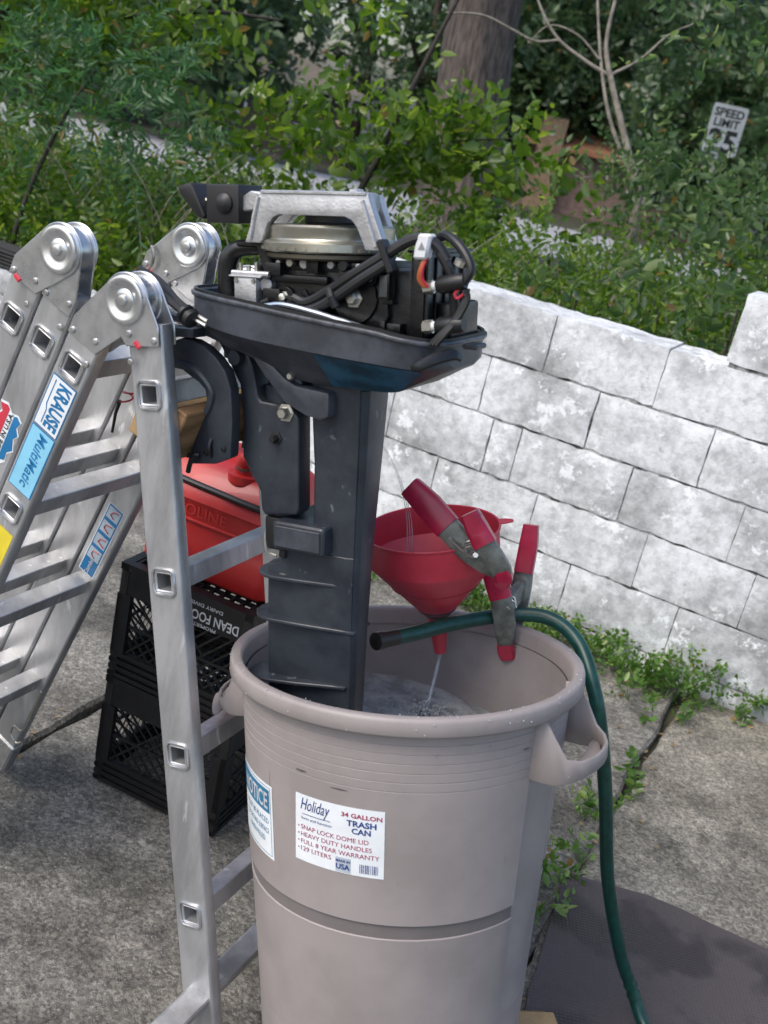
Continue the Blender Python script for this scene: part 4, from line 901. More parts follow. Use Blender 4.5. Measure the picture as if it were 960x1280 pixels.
G().cyl(*rel(ca, (.155, 1.566, .956), (.163, 1.622, .938)), .004, seg=10).obj('pivot_pin', BOLT, clA)
G().tube(rel(ca, (.110, 1.597, .962), (.137, 1.586, .950), (.153, 1.580, .947), (.162, 1.586, .953)), .0024, 6, smooth=4).obj('spring', BOLT, clA)
sc_ = [(.146 + .010 * math.cos(k * .9), 1.570 + k * .0016, .957 + .010 * math.sin(k * .9)) for k in range(30)]
G().tube(rel(ca, *sc_), .0017, 5).obj('spring_coil', BOLT, clA)
cb_ = Vector((.255, 1.72, .78)); clB = empty('spring_clamp', frame(cb_), 'steel spring clamp with raspberry grips pinning the hose to the rim', 'clamp')
p = rel(cb_, (.192, 1.706, .900), (.208, 1.702, .872), (.228, 1.698, .838)); arm(p, [.014, .018, .019], .014, AX, 'grip', REDGRIP, clB)
p = rel(cb_, (.225, 1.698, .844), (.240, 1.696, .812), (.252, 1.700, .776), (.262, 1.706, .742)); arm(p, [.018, .019, .017, .012], .011, AX, 'arm', CLAMPM, clB)
p = rel(cb_, (.258, 1.705, .752), (.264, 1.706, .738), (.270, 1.709, .726)); arm(p, [.014, .015, .013], .013, AX, 'jaw_tip', REDGRIP, clB)
p = rel(cb_, (.259, 1.800, .942), (.263, 1.790, .908), (.266, 1.778, .860)); arm(p, [.013, .016, .0165], .014, AX, 'grip', REDGRIP, clB)
p = rel(cb_, (.266, 1.780, .868), (.268, 1.770, .835), (.272, 1.768, .800), (.280, 1.785, .75)); arm(p, [.0155, .018, .017, .012], .010, AX, 'arm', CLAMPM, clB)
arm(rel(cb_, (.243, 1.700, .818), (.256, 1.735, .826), (.268, 1.768, .836)), [.016, .017, .016], .009, (1, 0, .3), 'hinge_web', CLAMPM, clB)

G().cyl(*rel(cb_, (.243, 1.684, .826), (.262, 1.772, .838)), .0042, seg=10).obj('pivot_pin', BOLT, clB)
sc_ = [(.246 + .011 * math.cos(k * .9), 1.688 + k * .0026, .829 + .011 * math.sin(k * .9)) for k in range(30)]
G().tube(rel(cb_, *sc_), .0018, 5).obj('spring_coil', BOLT, clB)
# ================================================================== garden hose
hp = [(.046, 1.554, .782), (.097, 1.607, .780), (.163, 1.672, .783), (.253, 1.722, .797), (.322, 1.713, .812), (.375, 1.672, .797), (.412, 1.615, .743), (.444, 1.607, .669), (.491, 1.622, .539), (.557, 1.665, .344), (.636, 1.693, .166), (.686, 1.698, .080), (.722, 1.662, .030), (.755, 1.58, .0255), (.80, 1.42, .0255), (.84, 1.2, .0255), (.80, .9, .014)]
gh = empty('garden_hose', frame((.75, 1.58, .012)), 'green garden hose looped over the trash can rim down to the mat', 'hose')
off = Vector((.75, 1.58, .012)); hpl = [tuple(Vector(q) - off) for q in hp]
sp_ = smooth_path(hpl, 8); rr_ = [.0126] * len(sp_); 
for i in range(len(sp_)):
    if abs(i - 88) < 3: rr_[i] = .0126 - .0022 * (3 - abs(i - 88)) / 3 + (.003 if i % 2 else 0)
G().tube(sp_, rr_, 18).obj('tube', HOSE, gh, angle=60)
e0, e1 = np.array(hpl[0]), np.array(sp_[4]); dr = (e0 - e1) / np.linalg.norm(e0 - e1)
G().tube([e0 - dr * .028, e0 - dr * .004, e0 + dr * .004, e0 + dr * .0045, e0 + dr * .018, e0 + dr * .019], [.0130, .0134, .0134, .0148, .0148, .0125], 18).obj('coupling', mat('worn dark brass coupling', (.05, .045, .04), .4, .5), gh, angle=30)

# ================================================================== milk crates, gas can
CA = Vector((-.519, 2.064, 0)); CUx = Vector((.942, -.339, 0)).normalized(); CVy = Vector((.339, .942, 0)).normalized(); S_ = .33; HC = .28
def crate(z, label, print_=True):
    e = empty('milk_crate', frame(CA + Vector((0, 0, z)), CUx, CVy), label, 'crate', None)
    def side(fr, lett=False):
        g = G()
        def bar(x0, x1, z0, z1, d0=0, d1=.012):
            a = [fr(x, d, zz) for zz in (z0, z1) for d in (d0, d1) for x in (x0, x1)]
            g.add(a, [(0, 2, 3, 1), (4, 5, 7, 6), (0, 1, 5, 4), (2, 6, 7, 3), (0, 4, 6, 2), (1, 3, 7, 5)])
        bar(.0, S_, .262, .278, 0, .020); bar(.006, S_ - .006, .205, .2615, .003, .010)           # rim and print band
        for k in range(4): bar(.0, S_, .002 + k * .017, .012 + k * .017, .001 * (k % 2), .016)      # ridged foot
        bar(.012, S_ - .012, .012, .062, .006, .011)
        bar(0, .034, .064, .2045, .0, .014); bar(S_ - .034, S_, .064, .2045, .0, .014)
        bar(.0345, S_ - .0345, .128, .1345, .004, .010)
        for k in range(10):                                                                     # diamond lattice
            for s in (1, -1):
                x0 = .034 + k * (S_ - .068) / 9; x1 = x0 + s * .14
                zz0, zz1 = .064, .205
                if x1 < .034: zz1 = zz0 + (zz1 - zz0) * (x0 - .034) / .14; x1 = .034
                if x1 > S_ - .034: zz1 = zz0 + (zz1 - zz0) * (S_ - .034 - x0) / .14; x1 = S_ - .034
                if abs(x1 - x0) < .01: continue
                dx, dz = x1 - x0, zz1 - zz0; ln = math.hypot(dx, dz); nx, nz = -dz / ln * .0022, dx / ln * .0022
                d0, d1 = (.005, .0088) if s > 0 else (.0090, .0125)
                a = [fr(x0 - nx, d0, zz0 - nz), fr(x0 + nx, d0, zz0 + nz), fr(x1 + nx, d0, zz1 + nz), fr(x1 - nx, d0, zz1 - nz), fr(x0 - nx, d1, zz0 - nz), fr(x0 + nx, d1, zz0 + nz), fr(x1 + nx, d1, zz1 + nz), fr(x1 - nx, d1, zz1 - nz)]
                g.add(a, [(0, 1, 2, 3), (7, 6, 5, 4), (0, 4, 5, 1), (1, 5, 6, 2), (2, 6, 7, 3), (3, 7, 4, 0)])
        return g.obj('side_panel', CRATE, e, angle=30)
    s0 = side(lambda x, d, z_: (x, d, z_)); side(lambda x, d, z_: (S_ - d - .0003, x, z_ - .0002)); side(lambda x, d, z_: (S_ - x, S_ - d, z_)); side(lambda x, d, z_: (d + .0003, S_ - x, z_ - .0002))
    g = G()
    for k in range(12): g.bx(.021, S_ - .021, .022 + k * .0255, .0285 + k * .0255, .268, .2755); g.bx(.022 + k * .0255, .0285 + k * .0255, .021, S_ - .021, .2685, .276)
    g.obj('base_grid', CRATE, e, angle=30)
    for x, y in ((0, 0), (1, 0), (1, 1), (0, 1)):
        G().bx(x * S_ + (.0012 if x == 0 else -.022), x * S_ + (.022 if x == 0 else -.0012), y * S_ + (.0012 if y == 0 else -.022), y * S_ + (.022 if y == 0 else -.0012), .001, .2772).obj('corner_post', CRATE, e, .004, 2)
    fm_ = lambda x, y: (x, .0020, y)
    up = lambda cx, cz: (lambda x, y: (cx - x, .0022, cz - y))
    if not print_: return e
    lettering([('DEAN FOODS CO.', 0, 0, .031, dict(bold=.02, width=.190))], up(.205, .229), LETTERW, s0)
    lettering([('PROPERTY OF', .0, .0235, .011, dict(bold=.02, width=.085)), ('DAIRY DIVISION', 0, -.0235, .011, dict(bold=.02, width=.105))], up(.205, .231), LETTERW, s0)
    return e
crate(.001, 'black plastic milk crate standing on the concrete, lower of two', False); crate(.2805, 'upturned black milk crate under the red gas can')

gc = empty('gas_can', frame(CA + CUx * .005 + CVy * .045 + Vector((0, 0, .5595)), CUx, CVy), 'red plastic gasoline can sitting on the upper milk crate', 'gas can')
def rrect(x0, x1, y0, y1, z, r_, n=5):
    o = []
    for cx, cy, a0 in ((x1 - r_, y0 + r_, -90), (x1 - r_, y1 - r_, 0), (x0 + r_, y1 - r_, 90), (x0 + r_, y0 + r_, 180)):
        for k in range(n): a = R(a0 + 90 * k / (n - 1)); o.append((cx + r_ * math.cos(a), cy + r_ * math.sin(a), z))
    return o
g = G(); g.rings([rrect(.012, .313, .012, .233, 0, .03), rrect(0, .325, 0, .245, .012, .035), rrect(0, .325, 0, .245, .085, .035), rrect(.004, .321, .004, .241, .092, .033), rrect(.004, .320, .004, .241, .165, .033), rrect(.0, .318, -.001, .245, .173, .035), rrect(.002, .310, .006, .243, .192, .035), rrect(.016, .292, .040, .228, .232, .035), rrect(.03, .276, .060, .21, .246, .03), rrect(.05, .25, .085, .19, .249, .02)])
gb = g.obj('body', REDGAS, gc, angle=50)
for z_ in (.128,): G().tube([(.02, .003, z_), (.15, .0025, z_ - .001), (.30, .003, z_)], .0035, 8).obj('moulded_ridge', REDGAS, gb)
lettering([('GASOLINE', .115, 0, .034, dict(bold=.01, width=.17))], lambda x, y: (x + .0, .0025, .150 + y), mat('raised red letters', (.56, .035, .03), .45), gb)
G().tube([(.065, .145, .243), (.075, .145, .275), (.105, .145, .288), (.20, .145, .288), (.236, .145, .275), (.246, .145, .243)], [.017, .015, .013, .013, .015, .017], 12, smooth=5).obj('handle', REDGAS, gc)
sp2 = G().lathe([(.034, .238), (.034, .256), (.024, .258)], (.190, .062, -.012), seg=24).obj('cap_collar', REDGAS, gc)
G().tube([(.190, .060, .236), (.190, .055, .264), (.202, .048, .283), (.225, .042, .288), (.262, .036, .276)], [.019, .018, .017, .016, .014], 14, smooth=5).obj('spout', REDGAS, gc)
G().lathe([(.0185, 0), (.0195, .004), (.0185, .008)], (.190, .057, .256), (0, -.15, 1), 20).obj('spout_ring', mat('brown cord', (.12, .07, .05), .7), gc)
fl = [(-.02, .03, .210), (.03, .018, .206), (.10, .012, .204), (.17, .010, .203), (.23, .006, .203), (.29, .012, .201), (.33, .05, .190)]
fh = G().tube(fl, .0075, 10, smooth=6).obj('fuel_line', HOSEBLK); fh.matrix_world = gc.matrix_world.copy(); tag(fh, 'black fuel line draped over the red gasoline can', 'fuel line')

# ================================================================== vegetation
def leaves_mesh(name, P, D, Nrm, L, W, var, fold=.25):
    """each row one pointed leaf: P base, D direction, Nrm face normal"""
    n = len(P); D = D / np.linalg.norm(D, axis=1, keepdims=True); S = np.cross(D, Nrm); S /= np.linalg.norm(S, axis=1, keepdims=True) + 1e-9; U = np.cross(S, D)
    L = L[:, None]; W = W[:, None]
    pts = [P, P + D * L * .30 + S * W * .46 + U * W * fold * .6, P + D * L * .68 + S * W * .36 + U * W * fold * .2, P + D * L - U * W * fold * .5, P + D * L * .68 - S * W * .36 + U * W * fold * .2, P + D * L * .30 - S * W * .46 + U * W * fold * .6]
    V = np.stack(pts, 1).reshape(-1, 3); b = np.arange(n)[:, None] * 6
    F_ = np.concatenate([b + np.array([[0, 1, 2, 3]]), b + np.array([[0, 3, 4, 5]])], 1).reshape(-1)
    me = bpy.data.meshes.new(name); me.vertices.add(len(V)); me.vertices.foreach_set('co', V.astype(np.float32).ravel())
    nf = 2 * n; me.loops.add(nf * 4); me.loops.foreach_set('vertex_index', F_.astype(np.int32)); me.polygons.add(nf); me.polygons.foreach_set('loop_start', np.arange(nf, dtype=np.int32) * 4)
    me.update(calc_edges=True)
    at_ = me.attributes.new('leaf_var', 'FLOAT', 'POINT'); at_.data.foreach_set('value', np.repeat(var, 6).astype(np.float32))
    return me
def unit(v): return v / (np.linalg.norm(v, axis=-1, keepdims=True) + 1e-9)
def twig_leaves(centre, rad, ntw, nper, L, W, up=.5, shell=.55, droop=0., tl=.16, rng=RNG, noise=.35, cut=None, spread=1.0):
    """leafy twigs spread through an ellipsoid: returns arrays for leaves_mesh"""
    c = np.array(centre); r_ = np.array(rad)
    d = unit(rng.normal(size=(ntw, 3))); q = shell + (1 - shell) * rng.random(ntw) ** .7
    lump = 1 + noise * np.sin(d[:, 0] * 5 + c[0] * 7) * np.cos(d[:, 1] * 4 + c[1] * 3) + noise * .6 * np.sin(d[:, 2] * 8 + c[0] * 5 + d[:, 0] * 6)
    T = c + d * r_ * (q * lump)[:, None]
    if cut is not None: k = T[:, 2] > cut; T = T[k]; d = d[k]; ntw = len(T)
    A = unit(d + rng.normal(size=(ntw, 3)) * .55 + np.array([0, 0, up])); sw = unit(np.cross(A, rng.normal(size=(ntw, 3))))
    tv = rng.normal(size=ntw) * .13
    s = np.linspace(.15, 1, nper); sgn = np.where(np.arange(nper) % 2, 1, -1)
    P = T[:, None] + A[:, None] * (s * tl)[None, :, None]; P[:, :, 2] -= droop * (s ** 2)[None] * tl
    D = unit(A[:, None] * .55 + sw[:, None] * (sgn * spread)[None, :, None] + rng.normal(size=(ntw, nper, 3)) * .28 + np.array([0, 0, .12 - droop * .5]))
    Nn = unit(np.cross(A, sw)[:, None] + rng.normal(size=(ntw, nper, 3)) * .45 + np.array([0, 0, .5]))
    n = ntw * nper; sz = rng.uniform(.45, 1.3, (ntw, nper)) * (1 - .25 * (s[None] - .5))
    var = np.clip(.42 + tv[:, None] + rng.normal(size=(ntw, nper)) * .17 + .12 * (s[None] - .5), 0, .94); var[rng.random((ntw, nper)) < .012] = 1.0
    return P.reshape(-1, 3), D.reshape(-1, 3), Nn.reshape(-1, 3), (L * sz).ravel(), (W * sz).ravel(), var.ravel()
def cat(*a): return [np.concatenate(x) for x in zip(*a)]
def plant(name, base, label, catg, group, parts, m_, stems, smat=TWIG, stem_name='stem', crown_name='crown'):
    b = Vector(base); e = empty(name, frame(b), label, catg, group)
    P, D, Nn, L, W, v = cat(*parts)
    if name != 'weed':
        nd = (P - np.array(W0)) @ np.array(NN); k_ = (nd > .27) | (P[:, 2] > 1.4); P, D, Nn, L, W, v = P[k_], D[k_], Nn[k_], L[k_], W[k_], v[k_]
    P = P - np.array(b)
    link(crown_name, leaves_mesh(crown_name, P, D, Nn, L, W, v), m_, e)
    for path, r_ in stems: G().tube([tuple(Vector(q) - b) for q in path], r_, 6, smooth=4).obj(stem_name, smat, e, angle=70)
    return e
def shrub(t, n, w_, h, kind=0, zb=.0, dens=1.0, label=None, name='hedge_shrub', L=.062, W=.032):
    p = tn(t, n); z0 = gz(p.y)
    c = (p.x, p.y, z0 + zb + (h - zb) * .5); r_ = (w_, w_, (h - zb) * .52)
    parts = [twig_leaves(c, r_, int(300 * dens), 7, L, W, shell=.45), twig_leaves((c[0], c[1], c[2] + .05), (w_ * .9, w_ * .9, (h - zb) * .5), int(70 * dens), 9, L * 1.1, W, up=.9, shell=.85, tl=.26)]
    st = []
    for k in range(3):
        a = random.uniform(0, 6.3); q = Vector((math.cos(a) * w_ * .6, math.sin(a) * w_ * .6, 0)); st.append(([p + Vector((0, 0, z0)), p + q * .3 + Vector((0, 0, h * .4)), p + q + Vector((0, 0, h * .93))], [.012, .008, .003]))
    return plant(name, (p.x, p.y, z0), label, 'shrub', 'shrubs in the hedge behind the wall', parts, (LEAF, LEAFB)[kind], st)
LAB = 'leafy green shrub in the mixed hedge behind the white wall'
LABB = 'bluish green shrub in the hedge behind the right of the wall'
for i, t in enumerate(np.arange(-4.6, 2.3, .46)):                       # front row
    hh = .66 + .14 * random.random() if t < -1.0 else .96 + .13 * random.random()
    k_ = 1 if t > .2 and i % 2 else 0
    shrub(t + random.uniform(-.08, .08), .60 + random.uniform(-.05, .12), .36, hh, k_, label=LABB if k_ else LAB, L=.048 if t < -.9 else .034, W=.025 if t < -.9 else .017, dens=1.2 if t < -.9 else 2.0)
for i, t in enumerate(np.arange(-5.2, 3.0, .62)):                       # second row
    hh = .70 + .16 * random.random() if t < -.9 else .98 + .16 * random.random()
    if t > 1.2: hh = 1.3
    k_ = 1 if t > .6 and i % 2 else 0
    shrub(t, 1.35 + random.uniform(-.1, .15), .46, hh, k_, dens=1.9, label=LABB if k_ else LAB, L=.042, W=.021)
for i, t in enumerate(np.arange(-6, 3.4, .8)):                          # third row
    hh = .66 + .16 * random.random() if t < -.9 else .94 + .18 * random.random()
    shrub(t, 2.4 + random.uniform(-.2, .3), .6, hh, 0, dens=1.9, label=LAB, L=.052, W=.026)

for i, t in enumerate(np.arange(-6.5, 5.5, 1.05)):                      # thin weedy growth further back
    hh = (.62 if t < -1.5 else .98) + .24 * random.random()
    shrub(t, 4.6 + random.uniform(-.6, .6), .62, hh, 0, dens=.8, label='sparse weedy shrub on the verge between hedge and street', name='verge_shrub', L=.07, W=.034)['group'] = 'shrubs on the street verge'
def smalltree(name, base, label, crowns, trunk, m_, L=.07, W=.036, group=None, smat=TWIG, per=7, tl=.2, droop=0., catg='tree', shell=.35, spread=1.0):
    parts = [twig_leaves(c, r_, n, per, L, W, shell=shell, droop=droop, tl=tl, noise=.45, spread=spread) for c, r_, n in crowns]
    return plant(name, base, label, catg, group, parts, m_, trunk, smat, 'trunk')
# tall shrub-trees on the left whose foliage hangs over the hedge
def T_(x, y): return (x, y, gz(y))
smalltree('leaning_tree', T_(-2.75, 5.9), 'dark leafy tree overhanging the hedge above the ladder', [((-2.45, 5.8, 1.56), (.70, .6, .30), 330), ((-1.85, 5.9, 1.62), (.50, .5, .24), 210), ((-2.9, 6.3, 2.1), (.9, .8, .5), 240), ((-2.2, 5.6, 1.2), (.3, .3, .12), 40)],
          [([T_(-2.75, 5.9), (-2.7, 5.9, .8), (-2.5, 5.9, 1.5), (-2.2, 5.9, 2.2)], [.05, .045, .035, .02]), ([(-2.6, 5.9, 1.2), (-2.1, 5.9, 1.55), (-1.5, 6.0, 1.75), (-1.1, 6.1, 1.8)], [.022, .018, .012, .006])], LEAF, .078, .040)
smalltree('ferny_tree', T_(-2.05, 5.1), 'feathery pinnate leaved sapling in front of the dark tree', [((-1.75, 5.15, 1.36), (.36, .3, .16), 70), ((-1.5, 5.1, 1.22), (.28, .25, .12), 50), ((-1.95, 5.0, 1.2), (.25, .25, .14), 40)],
          [([T_(-2.05, 5.1), (-2.0, 5.1, .6), (-1.85, 5.1, 1.1), (-1.7, 5.1, 1.4)], [.016, .013, .01, .005])], FERN, .055, .015, per=22, tl=.34, droop=.35)
smalltree('sapling', T_(-.72, 5.45), 'thin dark stemmed sapling rising behind the motor', [((-.40, 5.5, 1.36), (.55, .35, .12), 110), ((-.95, 5.45, 1.19), (.34, .3, .09), 40), ((.10, 5.6, 1.44), (.30, .3, .10), 60), ((-.05, 5.6, 1.2), (.45, .3, .12), 90), ((-.75, 5.7, 1.95), (.4, .4, .10), 26)],
          [([T_(-.72, 5.45), (-.60, 5.45, .7), (-.42, 5.45, 1.25), (-.30, 5.5, 1.7), (-.15, 5.5, 2.2)], [.020, .018, .015, .012, .008]), ([(-.45, 5.45, 1.15), (-.7, 5.45, 1.3), (-1.0, 5.45, 1.38)], [.008, .006, .003]), ([(-.40, 5.45, 1.3), (-.1, 5.5, 1.42), (.2, 5.55, 1.5)], [.008, .006, .003])], LEAF, .075, .042)
smalltree('tall_shrub', T_(1.75, 4.75), 'tall glossy shrub with dark stems beside the raised wall end', [((1.60, 4.7, 1.70), (.34, .4, .35), 80), ((1.25, 4.7, 1.28), (.32, .3, .20), 85), ((1.75, 4.8, 1.2), (.4, .35, .4), 130), ((.98, 4.9, 2.12), (.36, .35, .16), 42)],
          [([T_(1.75, 4.75), (1.66, 4.7, .7), (1.6, 4.7, 1.3), (1.5, 4.7, 2.0)], [.02, .018, .014, .006]), ([T_(1.70, 4.7), (1.5, 4.65, .8), (1.42, 4.65, 1.4), (1.2, 4.7, 1.9)], [.018, .015, .01, .005]), ([T_(1.8, 4.8), (1.85, 4.7, .8), (1.95, 4.7, 1.5)], [.016, .013, .006])], LEAFB, .060, .031)
smalltree('tall_shrub', T_(2.3, 6.0), 'tall bushy shrub in front of the speed limit sign', [((1.85, 5.9, 2.55), (.5, .4, .25), 90), ((.98, 6.1, 1.42), (.30, .3, .22), 55), ((2.2, 6.1, 1.5), (.5, .4, .4), 130), ((1.42, 6.05, 1.98), (.24, .2, .08), 14), ((1.18, 6.05, 1.58), (.24, .2, .07), 12), ((1.15, 6.0, 1.36), (.4, .3, .16), 90)],
          [([T_(2.3, 6.0), (2.25, 6.0, .8), (2.1, 6.0, 1.6), (2.0, 6.0, 2.4)], [.03, .025, .018, .006])], LEAFB, .060, .030)
# big leaf plants right at the wall top
for i, (t, n, h) in enumerate(((.05, .42, 1.10), (.30, .45, 1.16), (-.25, .42, 1.06))):
    p = tn(t, n); parts = [twig_leaves((p.x, p.y, h), (.22, .14, .16), 18, 6, .062, .032, droop=.6, shell=.3, tl=.14)]
    plant('broadleaf_plant', (p.x, p.y, gz(p.y)), 'broad drooping leaved plant rising just behind the wall top', 'plant', 'broadleaf plants at the wall', parts, LEAFB, [([(p.x, p.y, gz(p.y)), (p.x + .02, p.y, .6), (p.x, p.y, h)], [.008, .007, .004])])
# bare pale sapling
bt = empty('bare_tree', frame(T_(1.02, 6.5)), 'leafless pale young tree standing behind the hedge', 'tree')
bo = Vector(T_(1.02, 6.5))
def br(pts, r_, name='branch'): G().tube([tuple(Vector(q) - bo) for q in pts], r_, 8, smooth=6).obj(name, PALETWIG, bt, angle=70)
br([T_(1.02, 6.5), (1.05, 6.5, .7), (1.015, 6.53, 1.31), (.90, 6.62, 1.55), (.70, 6.76, 1.93), (.635, 6.83, 2.11), (.63, 6.92, 2.4)], [.034, .030, .026, .021, .017, .012, .009], 'trunk')
br([(1.0, 6.55, 1.36), (.78, 6.66, 1.66), (.65, 6.77, 1.94), (.53, 6.91, 2.32), (.5, 6.95, 2.5)], [.014, .012, .010, .008, .006])
br([(.698, 6.765, 1.927), (.535, 6.785, 1.98), (.347, 6.82, 2.07), (.198, 6.884, 2.24), (.12, 6.9, 2.4)], [.012, .011, .009, .007, .005])
br([(.705, 6.77, 1.935), (.848, 6.81, 2.05), (.973, 6.87, 2.21), (1.1, 6.9, 2.3)], [.010, .008, .006, .004])
br([(.375, 6.814, 2.055), (.24, 6.81, 2.02), (.098, 6.805, 2.05), (-.088, 6.80, 2.09), (-.3, 6.8, 2.06)], [.008, .008, .007, .006, .004])
br([(.62, 6.78, 2.0), (.469, 6.814, 2.10), (.3, 6.85, 2.12), (.199, 6.867, 2.0)], [.007, .006, .005, .003])
br([(.88, 6.64, 1.58), (.78, 6.6, 1.42), (.68, 6.6, 1.36), (.60, 6.6, 1.38)], [.006, .005, .004, .002])
# dry stems in the hedge
ds = G()
for k in range(420):
    t = random.uniform(-4.5, 1.9); n = random.uniform(.35, 1.9); p = tn(t, n); z = random.uniform(.55, .95); a = random.uniform(0, 6.3); l_ = random.uniform(.15, .4)
    q = p + Vector((math.cos(a) * l_ * .7, math.sin(a) * l_ * .4, 0)); ds.tube([(p.x, p.y, z), ((p.x + q.x) / 2, (p.y + q.y) / 2, z + l_ * .55), (q.x, q.y, z + l_ * .9)], [.0022, .0018, .001], 3)
tag(ds.obj('dry_stems', PALETWIG), 'tangle of thin dry stems through the hedge', 'stems', kind='stuff')
# leaf blades clump behind the wall
gp_ = tn(-.42, 1.9); P = []; 
blade = empty('blade_plant', frame((gp_.x, gp_.y, gz(gp_.y))), 'clump of upright sword shaped leaves in the hedge', 'plant')
for k in range(9):
    a = random.uniform(0, 6.3); l_ = random.uniform(.10, .22); h = random.uniform(1.05, 1.28); g = G(); rg = []
    for s in np.linspace(0, 1, 6): c = np.array((math.cos(a) * l_ * s * s, math.sin(a) * l_ * s * s, h * s)); w_ = .018 * (1 - s ** 3) + .001; rg.append([c + np.array((-w_, 0, 0)), c + np.array((0, -.002, 0)), c + np.array((w_, 0, 0)), c + np.array((0, .002, 0))])
    g.rings(rg); g.obj('blade', mat('blade leaf green', (.05, .12, .04), .45), blade, angle=70)

# ------------------------------------------------------------------ far trees
def fartree(x, y, h, cr, label, n=900, m_=LEAFD, tr=.3, crowns=None, name='street_tree', L=.30, W=.17, group='trees beyond the street', zlow=.25):
    z0 = gz(y); cs = crowns or [((x, y, z0 + h * .62), (cr, cr, h * .42), n), ((x - cr * .6, y - .5, z0 + h * .42), (cr * .7, cr * .7, h * .30), n // 2), ((x + cr * .6, y - .3, z0 + h * .45), (cr * .7, cr * .7, h * .32), n // 2)]
    parts = [twig_leaves(c, r_, k, 8, L, W, shell=.4, tl=.6, noise=.5, up=.2) for c, r_, k in cs]
    st = [([(x, y, z0), (x + .1, y, z0 + h * .25), (x - .1, y, z0 + h * .5), (x, y, z0 + h * .8)], [tr, tr * .85, tr * .6, tr * .25])]
    for k in range(3):
        a = random.uniform(0, 6.3); st.append(([(x, y, z0 + h * .3), (x + math.cos(a) * cr * .4, y + math.sin(a) * cr * .4, z0 + h * .5), (x + math.cos(a) * cr * .8, y + math.sin(a) * cr * .8, z0 + h * .66)], [tr * .4, tr * .3, tr * .1]))
    return plant(name, (x, y, z0), label, 'tree', group, parts, m_, st, BARK, 'trunk')
FT = 'dense dark green tree beyond the street'
for x, y, h, cr in ((3.4, 43, 9.5, 3.4), (8.2, 34, 8, 3.0), (10.5, 30, 7.5, 3.2), (14, 34, 9, 3.5), (1.6, 40, 9, 3.2), (8.5, 44, 11, 4.5), (4.5, 46, 12, 4.5), (-12.5, 33, 7.5, 3.4), (-11.5, 42, 9, 3.0), (-16, 38, 10, 4), (3, 54, 13, 5), (15, 50, 13, 5), (-19, 50, 12, 5)):
    fartree(x, y, h, cr, FT)
for x, y, h, cr, n in ((-4.6, 45, 11, 3.0, 120), (-2.0, 41, 9, 2.4, 230), (-8.0, 44, 11, 3.0, 200)): fartree(x, y, h, cr, 'airy tree with sky showing through, behind the brown roofed house', n, group='airy trees behind the house')
fartree(-7.0, 27, 6.5, 2.0, 'slender tree with forked trunk beside the brown roofed house', 420, tr=.35)
# big oak with a bare trunk behind the hedge
ox, oy = -.02, 13.7; oz = gz(oy); oak = empty('oak_tree', frame((ox, oy, oz)), 'large old tree with thick grey furrowed trunk behind the hedge', 'tree')
g = G(); rg = []; NS = 44
for k, z in enumerate(np.linspace(0, 6.5, 40)):
    r0 = .46 * (1 - .045 * z) + .22 * math.exp(-z / .45); cx = -.105 * z + .15
    rg.append([((r0 + .030 * math.sin(q * 7 + z * 1.3) * math.sin(q * 11 - z * .7) + .022 * math.sin(q * 19 + 2 * math.sin(z * 2.2))) * math.cos(q * 2 * math.pi / NS) + cx, (r0 + .030 * math.sin(q * 7 + z * 1.3)) * math.sin(q * 2 * math.pi / NS), z) for q in range(NS)])
g.rings(rg); g.obj('trunk', OAKBARK, oak, angle=60)
for a, l_ in ((2.6, 3.2), (.3, 3), (4.2, 3), (1.4, 2.6)): G().tube([(-.45, 0, 5.4), (-.45 + math.cos(a) * l_ * .5, math.sin(a) * l_ * .5, 6.3), (-.45 + math.cos(a) * l_, math.sin(a) * l_, 6.6)], [.22, .15, .06], 10, smooth=4).obj('limb', BARK, oak)
P, D, Nn, L, W, v = cat(*[twig_leaves(c, r_, n, 8, .17, .09, shell=.35, tl=.4, noise=.5) for c, r_, n in (((-.4, 0, 7.6), (3.6, 3, 1.8), 1500), ((2.3, 1, 5.2), (1.5, 1.4, 1.3), 450), ((-2.6, .5, 5.4), (1.2, 1.2, .9), 160))])
link('crown', leaves_mesh('crown', P, D, Nn, L, W, v), LEAFD, oak)

# ------------------------------------------------------------------ speed limit sign
sx_, sy_ = 3.87, 18.39; sg = empty('speed_limit_sign', frame((sx_, sy_, gz(sy_)), (.985, -.17, 0), (.17, .985, 0)), 'white speed limit 25 sign on a metal post', 'road sign')
zc = 2.12 - gz(sy_)
G().bx(-.03, .03, .02, .05, 0, zc + .36).obj('post', GALV, sg, .004)
g = G(); g.prism([(p[0], p[2]) for p in rrect(-.27, .27, zc - .37, zc + .37, 0, .04)] if False else [(x, z) for x, z in [(a[0], a[1]) for a in rrect(-.27, .27, zc - .37, zc + .37, 0, .04)]], 0, .004); pn = g.obj('panel', SIGNW, sg)
fs = lambda x, y: (x, -.0025, zc + y)
lettering([('SPEED', 0, .25, .17, dict(bold=.03)), ('LIMIT', 0, .10, .17, dict(bold=.03)), ('25', 0, -.17, .46, dict(bold=.035))], fs, BLACKP, pn)
